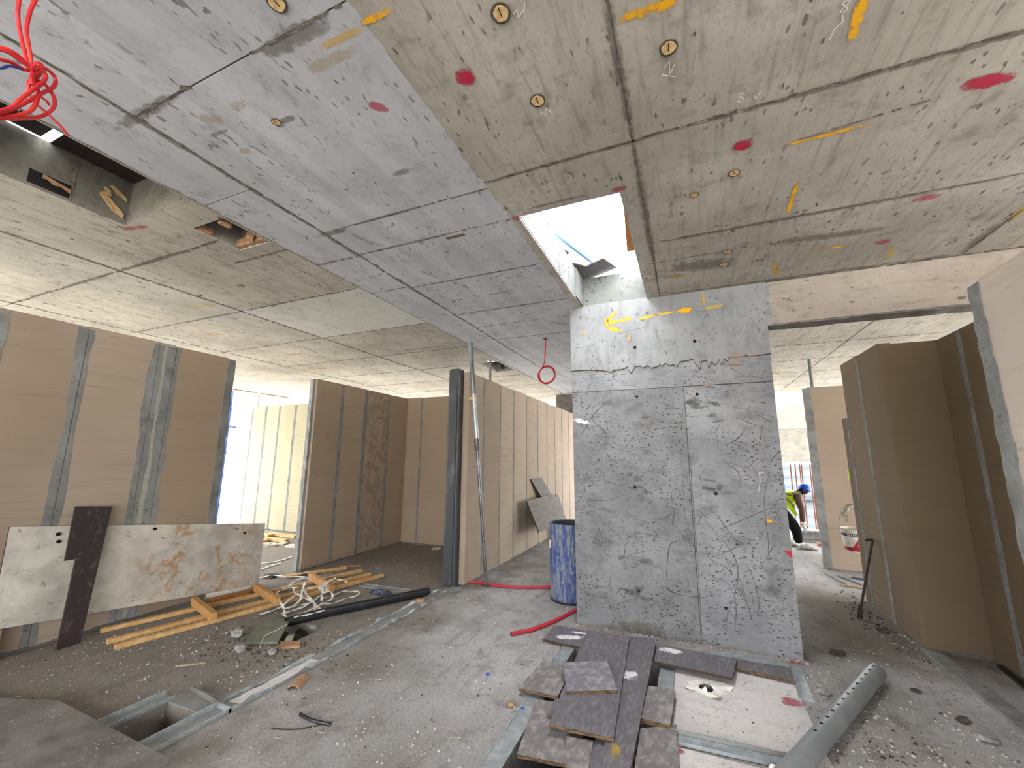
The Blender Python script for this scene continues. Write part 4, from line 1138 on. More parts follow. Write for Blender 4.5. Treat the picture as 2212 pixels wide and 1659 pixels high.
# white paint spatter on the plywood
for x, y, l, w, a, z in [(-1.0, 3.66, .28, .12, .3, .0306), (-.95, 3.78, .2, .08, .1, .0306)]:
    p = [o for o in bpy.data.objects if o.get('label', '').startswith('white-spattered')][0]
    decal('paint_spatter', p, 'spatter_white', (x, y, z), l, w, a)
p = [o for o in bpy.data.objects if o.get('label', '').startswith('long plywood offcut')][0]
decal('paint_spatter', p, 'spatter_white', (-.22, 3.68, .0526), .2, .12, .1)
p = [o for o in bpy.data.objects if o.get('label', '').startswith('long narrow plywood')][0]
decal('paint_spatter', p, 'spatter_white', (-.46, 3.15, .0666), .12, .16, .1)
decal('yellow_paint_smear', p, 'spray_yellow_thin', (-.43, 2.35, .0666), .06, .16, .1)

sf = thing('trench_frame', (-.6, 2.8, 0), 'galvanised channel frame edging the trench under the plywood pile', 'frame')
obj('frame_rail', MB().prism([(-1.045, 1.75), (-0.94, 1.75), (-0.94, 3.56), (-1.035, 3.56)], .001, .009), 'galvanised', parent=sf)
obj('rail_flange', MB().prism([(-1.05, 1.75), (-1.043, 1.75), (-1.033, 3.56), (-1.04, 3.56)], .001, .013), 'galvanised', parent=sf)
obj('frame_rail', MB().prism([(-0.29, 1.75), (-0.193, 1.75), (-0.193, 3.56), (-0.29, 3.56)], .001, .009), 'galvanised', parent=sf)
obj('rail_flange', MB().box(-.196, 1.75, .001, -.19, 3.56, .014), 'galvanised', parent=sf)
obj('torn_metal', MB().sheet([(-.90, 2.10, .02), (-.74, 2.16, .03), (-.66, 2.06, .03), (-.70, 1.9, .01), (-.92, 1.9, .0)], .003), 'galvanised', parent=sf)
pt_ = thing('bottom_track', (.1, 2.69, 0), 'galvanised track along the near edge of the pale cement sheet', 'track')
obj('track_web', MB().bar((-.19, 2.685, .008), (.42, 2.715, .008), .075, .006), 'galvanised', parent=pt_)
obj('track_flange', MB().bar((-.19, 2.727, .018), (.42, 2.757, .018), .005, .03), 'galvanised_dusty', parent=pt_)
obj('track_flange', MB().bar((-.19, 2.645, .013), (.42, 2.675, .013), .005, .018), 'galvanised', parent=pt_)
obj('metal_plate', MB().prism([(0.591, 3.888), (0.663, 3.92), (0.628, 3.394), (0.548, 3.425)], .002, .008), 'galvanised', label='flat galvanised metal plate strip at the right foot of the column', cat='plate')
obj('metal_plate', MB().prism([(0.06, 3.93), (0.58, 3.905), (0.58, 3.83), (0.06, 3.84)], .002, .016), 'galvanised', label='thin pale metal strip along the column foot behind the plywood', cat='plate')
# pale cement sheet let into the floor, with a torn hole
m = MB()
for c in rect_minus((-.188, 2.74, .56, 3.82), [HOLE]):
    m.box(c[0], c[1], .0, c[2], c[3], .004)
cs = obj('cement_sheet', m, 'cement_sheet', label='pale cement sheet on the floor with a torn hole right of the plywood', cat='sheet')
obj('cement_sheet', MB().box(-.188, 2.0, 0, .8, 2.63, .004), 'cement_sheet', label='pale cement sheet at the bottom edge in front of the galvanised track', cat='sheet')
decal('red_paint_dot', cs, 'spray_red_thin', (.50, 3.36, .0047), .16, .12, .3)
decal('red_paint_dot', cs, 'spray_red_thin', (-.15, 2.60, .0047), .1, .06, .3)
decal('red_paint_dot', floor, 'spray_red_thin', (.66, 3.985, .0012), .16, .06, .1)
pp = thing('torn_paper', (.0, 3.32, .004), 'torn white paper curling around a hole in the cement sheet', 'paper')
hc = (.012, 3.318)
flaps = 9
for k in range(flaps):
    a0 = 2 * math.pi * k / flaps + random.uniform(-.1, .1)
    a1 = a0 + 2 * math.pi / flaps * random.uniform(.7, 1.0)
    r0, r1 = .058, random.uniform(.11, .16)
    am = (a0 + a1) / 2
    q = lambda a, r, z: (hc[0] + r * 1.12 * math.cos(a), hc[1] + r * .95 * math.sin(a), z)
    m = MB()
    tip = random.uniform(.02, .05)
    inner = random.choice([0, 1])
    if inner:
        pts = [q(a0, r0 + .02, .006), q(a1, r0 + .02, .006), q(a1, r0 * .9, .016), q(am, r0 * .45, tip), q(a0, r0 * .95, .014)]
    else:
        pts = [q(a0, r0, .006), q(a1, r0, .006), q(a1, r1 * .8, .007), q(am, r1, .007 + tip * .4), q(a0, r1 * .85, .007)]
    m.sheet(pts, .0012)
    obj('paper_flap', m, 'white_paper', parent=pp)
m = MB()
ringo = [(hc[0] + 1.2 * .1 * random.uniform(.8, 1.15) * math.cos(2 * math.pi * k / 22), hc[1] + .1 * random.uniform(.7, 1.1) * math.sin(2 * math.pi * k / 22)) for k in range(22)]
ringi = [(hc[0] + .052 * random.uniform(.8, 1.05) * math.cos(2 * math.pi * k / 22), hc[1] + .048 * random.uniform(.8, 1.1) * math.sin(2 * math.pi * k / 22)) for k in range(22)]
for k in range(22):
    k2 = (k + 1) % 22
    m.prism([ringo[k], ringo[k2], ringi[k2], ringi[k]], .0042, .0056)
obj('paper_ring', m, 'white_paper', parent=pp)

# ---------------------------------------------------------------- big perforated pipe
A2, B2 = Vector((0.402, 2.656, .056)), Vector((1.111, 3.906, .056))
gp = thing('steel_pipe', (0.75, 3.3, 0), 'thick galvanised pipe with a row of small holes on the floor at right', 'pipe')
m = MB()
d2 = (B2 - A2).normalized()
a_ = A2 - d2 * .35
prof = 20
m.tube([a_, B2], .052, prof, 0, cap=False)
m.tube([B2, a_], .047, prof, 0, cap=False)
obj('tube', m, 'galvanised_pipe', parent=gp, smooth=True)
m = MB(); n = prof
s2 = d2.cross(Vector((0, 0, 1))).normalized()
pts_o = [B2 + (s2 * math.cos(2 * math.pi * k / n) + Vector((0, 0, 1)) * math.sin(2 * math.pi * k / n)) * .052 for k in range(n)]
pts_i = [B2 + (s2 * math.cos(2 * math.pi * k / n) + Vector((0, 0, 1)) * math.sin(2 * math.pi * k / n)) * .047 for k in range(n)]
m.add(pts_o + pts_i, [(k, (k + 1) % n, n + (k + 1) % n, n + k) for k in range(n)])
obj('rim', m, 'galvanised_pipe', parent=gp)
L_ = (B2 - A2).length
hd = (-s2 * .10 + Vector((0, 0, 1))).normalized()
for k in range(13):
    c0 = A2 + d2 * (L_ - .05 - .095 * k)
    obj('pin_hole', MB().tube([c0 + hd * .045, c0 + hd * .0535], .0085, 10), 'void_shade', parent=gp)  # black disc on the surface, painted as a hole's shaded inside

# ---------------------------------------------------------------- blue drum, hose, boards by the hall wall
DC = (-1.275, 4.70)
dr = thing('plastic_drum', (DC[0], DC[1], 0), 'open blue drum smeared with grey cement beside the column', 'drum')
obj('shell', MB().lathe([(.0, .0), (.205, .0), (.218, .012), (.226, .05), (.229, .25), (.230, .55), (.229, .76), (.231, .785), (.226, .80), (.218, .79), (.216, .75), (.214, .05), (.20, .03), (0, .03)], DC, 40), 'drum_paint', parent=dr, smooth=True)
obj('inner_wall', MB().lathe([(.2135, .79), (.2125, .05), (.0, .045)], DC, 40), 'inside_dark', parent=dr, smooth=True)
obj('base_ring', MB().lathe([(.20, .001), (.2265, .001), (.2275, .018), (.20, .018)], DC, 40), 'black_plastic', parent=dr, smooth=True)
m = MB()
for i in range(4):
    a0 = math.radians(198 + i * 4.6); a1 = math.radians(198 + (i + 1) * 4.6)
    q = lambda a, r, z: (DC[0] + r * math.cos(a), DC[1] + r * math.sin(a), z)
    m.hexa([q(a0, .231, .535), q(a1, .231, .53), q(a1, .231, .61), q(a0, .231, .615)], [q(a0, .2335, .535), q(a1, .2335, .53), q(a1, .2335, .61), q(a0, .2335, .615)])
obj('paper_label', m, 'white_paper', parent=dr)
hose = smooth_path([(-2.57, 4.71, .02), (-2.41, 4.77, .018), (-2.14, 4.74, .018), (-1.85, 4.82, .018), (-1.58, 4.95, .018), (-1.35, 5.02, .018), (-1.12, 4.96, .018), (-1.0, 4.78, .018), (-1.02, 4.60, .02), (-1.09, 4.46, .02), (-1.16, 4.25, .018), (-1.24, 3.99, .018), (-1.36, 3.72, .018), (-1.44, 3.62, .018), (-1.5, 3.55, .018)], 6)
hs_ = thing('red_hose', (-1.6, 4.3, 0), 'red plastic hose on the floor winding around the blue drum', 'hose')
obj('hose_body', MB().tube(hose, .0165, 12), 'red_plastic', parent=hs_, smooth=True)
obj('hose_mouth', MB().tube([hose[-1], hose[-1] + (hose[-1] - hose[-2]).normalized() * .003], .012, 12), 'void_shade', parent=hs_)


def leaning_board(name, pts, t, mats, label, cat, group=None):
    return obj(name, MB().sheet(pts, t, (0, 1)), mats, label=label, cat=cat, group=group)


leaning_board('plywood_board', [(-2.53, 6.82, 1.152), (-2.30, 8.10, -.0), (-2.30, 8.72, -.0), (-2.53, 7.40, 1.155)], .02, ['grey_ply', 'ply_edge_dark'], 'tall narrow grey board propped against the hall wall', 'board', 'boards behind the blue drum')
leaning_board('plywood_board', [(-2.40, 6.283, 0.842), (-2.20, 6.299, 0.379), (-2.20, 7.493, 0.356), (-2.40, 7.679, 0.846)], .02, ['grey_ply', 'ply_edge_dark'], 'square tilted grey board in front of the narrow board by the hall wall', 'board', 'boards behind the blue drum')
leaning_board('plywood_board', [(-2.50, 8.05, .77), (-2.28, 7.9, .0), (-2.28, 8.45, 0), (-2.50, 8.34, .785)], .02, ['grey_ply', 'ply_edge_dark'], 'grey board strip nearest the column behind the blue drum', 'board', 'boards behind the blue drum')

# ---------------------------------------------------------------- left wall: stained sheet and dark board
sheet = MB().sheet([(-4.874, 1.55, .956), (-4.824, 1.541, .23), (-4.824, 3.66, -.0), (-4.872, 3.70, .695)], .018, (0, 1))
so = obj('formwork_sheet', sheet, ['stained_sheet', 'ply_edge_dark'], label='wide rust-stained formwork sheet leaning on the left wall', cat='sheet')
for y, z in [(1.83, .86), (2.52, .80), (3.44, .62), (1.84, .80)]:
    m = MB().tube([(-4.862 - .01, y, z), (-4.862 + .006, y, z)], .014, 10)
    obj('bolt_hole', m, 'void_shade', parent=so)
obj('support_block', MB().box(-4.88, 1.36, 0, -4.80, 1.60, .215), 'timber_brown', label='timber block under the raised left corner of the stained sheet', cat='block')
db = [(-4.81, 1.884, 1.079), (-4.775, 1.858, .655), (-4.77, 1.924, .653), (-4.75, 1.872, .0), (-4.655, 2.01, .0), (-4.80, 2.128, 1.055)]
_n = (Vector(db[5]) - Vector(db[0])).cross(Vector(db[4]) - Vector(db[0]))
_pl = lambda y, z: (db[0][0] - (_n.y * (y - db[0][1]) + _n.z * (z - db[0][2])) / _n.x, y, z)
db = [_pl(p[1], p[2]) for p in db]
_rm = _pl(2.0565, .43)
_rm = tuple(Vector(db[4]).lerp(Vector(db[5]), .62))
nb_ = MB().sheet([db[0], db[1], _rm, db[5]], .02, (0, 1))
nb_.sheet([db[2], db[3], db[4], _rm], .02, (0, 1))
obj('notched_board', nb_, ['film_ply_dark', 'ply_edge_dark'], label= 'dark notched plywood board standing against the stained sheet', cat='board')

# ---------------------------------------------------------------- timber frame, straps, pipe
tf = thing('timber_pallet', (-4.2, 3.3, 0), 'nailed frame of three long pine battens and blocks on the floor', 'frame')
for a, b in [((-4.781, 2.187), (-4.117, 4.605)), ((-4.45, 2.091), (-3.89, 4.509)), ((-4.279, 2.065), (-3.714, 4.541))]:
    obj('batten', MB().bar((*a, .016), (*b, .016), .05, .032), 'timber', parent=tf)
for a, b in [((-4.693, 2.869), (-4.056, 2.674)), ((-4.552, 3.423), (-3.912, 3.202)), ((-4.36, 3.986), (-3.736, 3.734))]:
    obj('cross_block', MB().bar((*a, .069), (*b, .069), .045, .074), 'timber_block', parent=tf)
for a, b in [((-4.35, 2.60), (-4.25, 3.0)), ((-4.22, 3.15), (-4.12, 3.52)), ((-4.13, 3.60), (-4.05, 3.95))]:
    obj('short_batten', MB().bar((*a, .016), (*b, .016), .05, .03), 'timber', parent=tf)
obj('timber_batten', MB().bar((-4.78, 3.98, .02), (-4.40, 4.62, .02), .06, .03), 'timber', label='loose pine batten beside the wall end behind the timber frame', cat='batten')
obj('timber_wedge', MB().prism([(-4.78, 3.05), (-4.66, 3.0), (-4.58, 3.35), (-4.60, 3.46), (-4.66, 3.45)], .0, .03), 'timber_orange', label='pointed timber offcut under the lower edge of the stained sheet', cat='offcut')
STRAPS = [[(-3.872, 2.979, 0.02), (-3.854, 3.096, 0.02), (-3.883, 3.235, 0.02), (-3.938, 3.374, 0.045), (-4.003, 3.521, 0.045)], [(-3.793, 3.184, 0.02), (-3.756, 3.298, 0.02), (-3.702, 3.403, 0.02), (-3.757, 3.572, 0.03), (-3.773, 3.679, 0.04)], [(-4.154, 3.526, 0.09), (-4.145, 3.457, 0.09), (-4.117, 3.352, 0.09), (-3.978, 3.259, 0.08), (-3.75, 3.136, 0.05), (-3.687, 3.107, 0.03)], [(-4.174, 3.542, 0.09), (-4.265, 3.682, 0.10), (-4.216, 3.758, 0.12), (-4.136, 3.767, 0.12)], [(-5.051, 3.83, 0.01), (-4.948, 3.923, 0.03), (-4.767, 3.958, 0.03), (-4.507, 4.014, 0.04), (-4.413, 4.071, 0.05)], [(-4.122, 3.516, 0.09), (-3.978, 3.556, 0.09), (-3.863, 3.619, 0.09), (-3.84, 3.666, 0.09)], [(-4.003, 3.598, 0.06), (-3.884, 3.511, 0.06), (-3.638, 3.383, 0.05), (-3.379, 3.264, 0.03)], [(-4.074, 3.637, 0.09), (-4.108, 3.699, 0.11), (-3.948, 3.521, 0.09), (-3.807, 3.379, 0.05), (-3.75, 3.256, 0.03)], [(-4.145, 3.572, 0.07), (-4.021, 3.486, 0.06), (-3.833, 3.437, 0.05), (-3.627, 3.382, 0.04), (-3.463, 3.259, 0.03), (-3.372, 3.155, 0.03), (-3.356, 3.043, 0.03)], [(-3.528, 3.402, 0.035), (-3.484, 3.285, 0.045), (-3.456, 3.116, 0.05), (-3.438, 3.006, 0.05), (-3.392, 2.975, 0.07), (-3.327, 3.006, 0.08), (-3.285, 3.107, 0.08), (-3.266, 3.184, 0.08)], [(-3.567, 3.439, 0.025), (-3.461, 3.486, 0.025), (-3.463, 3.632, 0.025), (-3.407, 3.746, 0.03), (-3.452, 3.841, 0.04), (-3.589, 3.851, 0.025), (-3.665, 3.817, 0.025), (-3.661, 3.678, 0.025), (-3.69, 3.553, 0.025)], [(-3.738, 3.645, 0.06), (-3.633, 3.623, 0.07), (-3.523, 3.518, 0.05), (-3.536, 3.408, 0.04)], [(-3.668, 3.496, 0.13), (-3.719, 3.568, 0.13), (-3.724, 3.614, 0.13), (-3.827, 3.772, 0.13), (-3.82, 3.857, 0.14)], [(-3.738, 3.587, 0.11), (-3.845, 3.738, 0.12), (-3.834, 3.836, 0.12), (-3.765, 3.88, 0.12), (-3.682, 3.891, 0.10)], [(-3.661, 3.073, 0.02), (-3.572, 3.043, 0.02), (-3.452, 3.08, 0.02), (-3.372, 3.115, 0.02)], [(-3.693, 3.078, 0.02), (-3.682, 3.137, 0.02), (-3.665, 3.296, 0.02), (-3.684, 3.387, 0.03)], [(-3.735, 3.551, 0.12), (-3.794, 3.646, 0.13), (-3.703, 3.613, 0.12), (-3.59, 3.5, 0.11), (-3.649, 3.496, 0.12), (-3.729, 3.553, 0.12)], [(-3.821, 3.679, 0.07), (-3.692, 3.552, 0.06), (-3.602, 3.461, 0.04)]]
ss = thing('strapping', (-3.8, 3.4, 0), 'tangle of white plastic strapping over the timber frame', 'strapping')
for k, s in enumerate(STRAPS):
    obj('strap', MB().ribbon(smooth_path(s, 6), 0.022 if k % 3 else .028, .002, 0, .22 + .1 * (k % 3)), 'white_strap', parent=ss)
for k, s in enumerate([[(-5.709, 4.329, .012), (-5.61, 4.521, .012), (-5.664, 4.812, .012)], [(-5.392, 4.092, .012), (-5.462, 4.3, .012), (-5.471, 4.465, .012)]]):
    obj('strap_offcut', MB().ribbon(smooth_path(s, 6), .03, .002), 'white_strap', label=['long', 'short'][k] + ' white strap lying on the floor beyond the doorway gap', cat='strap')
bp = thing('black_pipe', (-3.1, 3.55, 0), 'black plastic pipe lying from the earth hole to the mortar pad', 'pipe')
obj('tube', MB().tube([(-3.45, 2.93, .03), (-3.30, 3.2, .043), (-3.0, 3.72, .043), (-2.76, 4.16, .043)], .042, 14), 'black_plastic', parent=bp, smooth=True)
obj('cut_end', MB().tube([(-3.455, 2.92, .029), (-3.449, 2.931, .03)], .036, 14), 'void_shade', parent=bp)
leaning = MB().hexa([(-3.398, 2.527, .006), (-3.703, 2.837, .02), (-3.48, 2.996, .03), (-3.35, 2.86, .03), (-3.161, 2.622, .012)], [(-3.398, 2.527, .024), (-3.703, 2.837, .038), (-3.48, 2.996, .048), (-3.35, 2.86, .048), (-3.161, 2.622, .03)])
obj('green_board', leaning, 'green_board', label='grey-green square board offcut beside the earth hole', cat='board')
obj('cord', MB().tube(smooth_path([(-3.232, 2.523, .012), (-3.333, 2.635, .036), (-3.34, 2.743, .044), (-3.352, 2.856, .052)], 6), .0025, 6), 'white_strap', label='thin white cord lying across the green board', cat='cord')
obj('timber_offcut', MB().prism([(-3.157, 2.65), (-3.018, 2.73), (-2.955, 2.66), (-3.086, 2.575)], .0, .02), 'timber_brown', label='flat brown timber offcut at the rim of the earth hole', cat='offcut')
obj('timber_offcut', MB().hexa([(-3.17, 2.70, 0), (-3.12, 2.73, 0), (-3.10, 2.70, 0), (-3.15, 2.66, 0)], [(-3.16, 2.72, .05), (-3.12, 2.75, .05), (-3.10, 2.72, .05), (-3.14, 2.69, .05)]), 'green_board', label='small upright greenish chip behind the flat brown offcut', cat='offcut')
m = MB()
arc = [(-.06 + .12 * i / 6, .022 * math.sin(math.pi * i / 6)) for i in range(7)]
dirx = Vector((-2.574 + 2.524, 2.31 - 2.205, 0)).normalized(); sdx = Vector((dirx.y, -dirx.x, 0))
c0 = Vector((-2.515, 2.275, 0))
m.hexa([tuple(c0 - dirx * .07 + sdx * a * .7 + Vector((0, 0, z + .002))) for a, z in arc] + [tuple(c0 - dirx * .07 + sdx * a * .7 + Vector((0, 0, z + .009))) for a, z in reversed(arc)],
       [tuple(c0 + dirx * .07 + sdx * a * .7 + Vector((0, 0, z + .002))) for a, z in arc] + [tuple(c0 + dirx * .07 + sdx * a * .7 + Vector((0, 0, z + .009))) for a, z in reversed(arc)])
obj('wood_chip', m, 'timber_brown', label='curved reddish brown chip beside the long floor track', cat='chip')
obj('wood_strip', MB().prism([(-3.53, 2.09), (-3.52, 2.11), (-3.40, 2.208), (-3.385, 2.213), (-3.395, 2.195), (-3.47, 2.12)], .0, .006), 'shaving', label='thin pale wood splinter strip on the floor in front of the battens', cat='splinter')
m = MB().tube(smooth_path([(-2.206, 2.03, .012), (-2.10, 2.02, .009), (-1.972, 2.035, .008)], 6), .009, 8)
obj('conduit_offcut', m, 'black_plastic', label='short dark conduit offcut on the floor right of the pit', cat='conduit', smooth=True)
m = MB().tube(smooth_path([(-2.02, 2.02, .004), (-2.12, 1.93, .004), (-2.25, 1.88, .004)], 6), .003, 6)
obj('bent_wire', m, 'rusty_iron', label='thin bent rusty wire by the dark conduit offcut', cat='wire', smooth=True)
bg_ = MB()
nb = 12
bv = []
for j in range(5):
    for i in range(nb):
        bv.append((-3.42 + .26 * i / (nb - 1), 3.94 + .10 * j / 4 + random.uniform(-.01, .01), .004 + .035 * math.sin(math.pi * j / 4) * math.sin(math.pi * (i + .3) / nb) + random.uniform(0, .012)))
bg_.add(bv, [(j * nb + i, j * nb + i + 1, (j + 1) * nb + i + 1, (j + 1) * nb + i) for j in range(4) for i in range(nb - 1)])
obj('plastic_bag', bg_, 'tarp_navy', label='crumpled navy plastic bag by the cross track', cat='bag')
obj('bottle_cap', MB().lathe([(0, .010), (.011, .010), (.013, .008), (.013, 0), (0, 0)], (-1.402, 2.893), 16), 'blue_plastic', label='tiny blue bottle cap alone on the grey floor', cat='cap', smooth=True)
obj('bottle_cap', MB().prism([(-1.035, 2.60), (-1.02, 2.595), (-1.015, 2.615), (-1.03, 2.62)], 0, .012), 'blue_plastic', label='blue plastic scrap beside the left trench rail', cat='scrap')


def lump(c, s, mat, label, cat, name, group=None, seed=0, flat=.6):
    r = random.Random(seed)
    bm = bmesh.new()
    bmesh.ops.create_icosphere(bm, subdivisions=2, radius=1)
    m = MB()
    vs = []
    for v in bm.verts:
        k = 1 + r.uniform(-.22, .22)
        vs.append((c[0] + v.co.x * s * k, c[1] + v.co.y * s * k * .75, max(0, s * flat * .8 + v.co.z * s * k * flat)))
    m.add(vs, [[v.index for v in f.verts] for f in bm.faces])
    bm.free()
    return obj(name, m, mat, label=label, cat=cat, group=group)


lump((-3.62, 2.60), .06, 'stone_grey', 'pale rubble lump left of the green board', 'stone', 'rubble_stone', seed=1)
lump((-3.33, 2.43), .048, 'stone_grey', 'pale rubble lump in front of the green board', 'stone', 'rubble_stone', seed=2)
lump((-3.06, 2.50), .036, 'stone_grey', 'grey rubble stone in front of the flat brown offcut', 'stone', 'rubble_stone', seed=3)
lump((-3.17, 2.98), .03, 'stone_grey', 'small white stone lying in the earth hole', 'stone', 'rubble_stone', seed=31)
lump((-1.10, 2.615), .022, 'timber_brown', 'small brown stone beside the left trench rail', 'stone', 'rubble_stone', seed=4)
lump((-1.06, 2.585), .02, 'stone_grey', 'small white stone beside the left trench rail', 'stone', 'rubble_stone', seed=5)
lump((0.71, 3.56), .045, 'stone_grey', 'flat dark-edged chip beside the galvanised plate strip', 'stone', 'rubble_stone', seed=6, flat=.35)
lump((1.376, 3.52), .035, 'dark_debris', 'dark stone on the floor right of the thick pipe', 'stone', 'rubble_stone', seed=7)
lump((1.40, 3.36), .05, 'stone_grey', 'flat grey stone chip near the right bottom corner', 'stone', 'rubble_stone', seed=8, flat=.3)
lump((0.98, 4.28), .06, 'dark_debris', 'dark elongated debris past the column foot at right', 'debris', 'debris_piece', seed=9, flat=.25)
lump((1.28, 3.83), .03, 'dark_debris', 'brown crumb between thick pipe and mortar kerb', 'debris', 'debris_piece', seed=10, flat=.4)
lump((1.50, 4.98), .05, 'dark_debris', 'dark debris clump at the foot of the right wall', 'debris', 'debris_piece', seed=11, flat=.35)
obj('wood_chip', MB().prism([(-2.79, 3.62), (-2.70, 3.66), (-2.66, 3.60), (-2.75, 3.57)], 0, .006), 'timber_brown', label='flat pinkish chip just left of the floor track', cat='chip')
obj('wood_chip', MB().hexa([(-2.78, 3.92, 0), (-2.68, 3.98, 0), (-2.66, 3.92, 0), (-2.74, 3.88, 0)], [(-2.75, 3.94, .035), (-2.68, 3.985, .03), (-2.675, 3.95, .03), (-2.73, 3.92, .035)]), 'timber_brown', label='folded brown card scrap on the far end of the floor track', cat='scrap')
obj('wood_chip', MB().prism([(-4.62, 4.72), (-4.36, 4.86), (-4.34, 4.82), (-4.58, 4.68)], 0, .012), 'timber_brown', label='dark thin offcut along the foot of the brown centre wall', cat='offcut')
for k, (a, b, w, m_, l) in enumerate([((1.60, 7.05), (1.70, 6.55), .03, 'galvanised_dusty', 'bent grey metal strip on the floor by the tan wall'), ((1.72, 7.0), (1.86, 6.62), .025, 'galvanised_dusty', 'thin shiny metal strip beside the bent grey strip'), ((1.60, 6.50), (1.95, 6.42), .04, 'timber_brown', 'reddish wood strip on the floor before the tan wall'), ((1.85, 6.95), (2.0, 6.9), .05, 'tarp_navy', 'dark blue scrap at the foot of the tan wall')]):
    obj('floor_scrap', MB().bar((*a, .01), (*b, .01), w, .012), m_, label=l, cat='scrap')
m = MB()
fars = [((-8.3, 6.05), (-7.4, 5.75)), ((-8.4, 5.9), (-6.9, 5.9)), ((-7.9, 5.75), (-7.0, 5.35)), ((-7.3, 5.5), (-6.7, 5.55))]
for k, (a, b) in enumerate(fars):
    obj('timber_batten', MB().bar((*a, .03 + .0 * k), (*b, .03), .09, .05), 'timber', label=['pine batten nearest the cream wall beyond the doorway', 'longest pine batten beyond the doorway gap', 'slanting pine batten beyond the doorway gap', 'thick pine batten end beside the brown wall edge'][k], cat='batten', group='battens beyond the doorway')
for k in range(6):
    x, y = random.uniform(-7.3, -6.2), random.uniform(4.9, 5.5)
    a = random.uniform(0, 3); w, h = random.uniform(.08, .18), random.uniform(.04, .08)
    q = [(x + (u * math.cos(a) - v * math.sin(a)), y + (u * math.sin(a) + v * math.cos(a))) for u, v in [(-w, -h), (w, -h), (w, h), (-w, h)]]
    obj('white_scrap', MB().prism(q, 0, .02 + .01 * (k % 3)), 'bucket_white', label='white flat scrap on the floor beyond the doorway gap', cat='scrap', group='white scraps beyond the doorway')

lump((.30, 2.63), .035, 'white_paper', 'crumpled white scrap at the near end of the thick pipe', 'scrap', 'paper_scrap', seed=41, flat=.5)
lump((-3.95, 6.15), .10, 'shaving', 'straw-coloured rubbish clump at the foot of the dark back wall', 'rubbish', 'rubbish_clump', seed=42, flat=.25)
lump((-3.15, 6.2), .09, 'shaving', 'straw-coloured rubbish clump at the foot of the back wall near the dark steel post', 'rubbish', 'rubbish_clump', seed=43, flat=.25)
lump((-4.72, 4.16), .10, 'dirt', 'dark dirt heap at the end of the brown centre wall', 'dirt', 'dirt_heap', seed=44, flat=.2)
lump((-5.0, 3.95), .12, 'dirt', 'flat dark dirt heap on the doorway threshold', 'dirt', 'dirt_heap', seed=45, flat=.12)
obj('iron_bar', MB().bar((2.02, 4.50, .012), (1.93, 3.75, .012), .03, .022), 'rusty_iron', label='dark iron bar lying inside the right doorway along the shadowed wall', cat='bar')

# ---------------------------------------------------------------- hanging conduit coil and cable bundle
cc = thing('conduit_coil', (-1.63, 4.96, ZC), 'dark red conduit hanging from the ceiling in a small coil', 'conduit')
path = [(-1.63, 4.96, ZC + .004), (-1.635, 4.96, 2.9), (-1.645, 4.96, 2.75), (-1.665, 4.96, 2.69), (-1.70, 4.96, 2.64)]
for k in range(1, 75):
    a = math.radians(150 + k * 16)
    path.append((-1.62 + (.108 + .006 * math.sin(k * .7)) * math.cos(a), 4.96 + .012 * math.sin(k * .37), 2.565 + (.112 + .005 * math.cos(k * .5)) * math.sin(a)))
obj('coil_tube', MB().tube(smooth_path(path, 2), .0085, 8), 'red_conduit', parent=cc, smooth=True)
obj('ceiling_hole', MB().lathe([(0, ZC - .004), (.03, ZC - .004), (.03, ZC), (0, ZC)], (-1.63, 4.96), 14), 'void_shade', parent=cc)
WX = -1.40
cb = thing('cable_bundle', (WX, .31, ZC), 'knotted bundle of bright red cables hanging at the upper left corner', 'cable')
WIRES = {'a': [(.262, ZC), (.268, 2.75), (.279, 2.572), (.287, 2.528), (.299, 2.488), (.307, 2.455), (.316, 2.425)],
         'b': [(.325, ZC), (.318, 2.75), (.300, 2.598), (.298, 2.547), (.299, 2.507), (.305, 2.474), (.315, 2.44), (.32, 2.42)],
         'k1': [(.315, 2.405), (.325, 2.437), (.334, 2.438), (.326, 2.412), (.319, 2.391), (.323, 2.371)],
         'k2': [(.312, 2.412), (.328, 2.428), (.337, 2.43), (.330, 2.405), (.322, 2.385), (.327, 2.36)],
         'l1': [(.20, 2.36), (.235, 2.405), (.268, 2.424), (.282, 2.428), (.299, 2.429), (.317, 2.421)],
         'l2': [(.19, 2.34), (.235, 2.39), (.27, 2.411), (.287, 2.415), (.318, 2.414)],
         'l3': [(.19, 2.32), (.24, 2.38), (.272, 2.398), (.291, 2.412), (.313, 2.414)],
         'c1': [(.320, 2.43), (.334, 2.434), (.351, 2.437), (.361, 2.427), (.358, 2.403), (.343, 2.37), (.326, 2.333), (.309, 2.298), (.292, 2.27), (.25, 2.235), (.21, 2.26), (.19, 2.31)],
         'c2': [(.322, 2.425), (.333, 2.421), (.341, 2.416), (.338, 2.394), (.323, 2.353), (.31, 2.317), (.298, 2.283), (.26, 2.245), (.22, 2.25), (.195, 2.30)],
         'c3': [(.323, 2.40), (.331, 2.403), (.343, 2.407), (.356, 2.393), (.365, 2.375), (.368, 2.356), (.361, 2.334), (.347, 2.311), (.325, 2.287), (.293, 2.258), (.25, 2.23), (.205, 2.25), (.185, 2.32)],
         'c4': [(.322, 2.41), (.327, 2.394), (.336, 2.368), (.336, 2.337), (.33, 2.306), (.311, 2.28), (.293, 2.263), (.24, 2.24), (.2, 2.28)],
         't1': [(.325, 2.37), (.34, 2.349), (.366, 2.333), (.392, 2.318), (.406, 2.311)], 't2': [(.33, 2.375), (.343, 2.362), (.353, 2.358), (.36, 2.356)]}
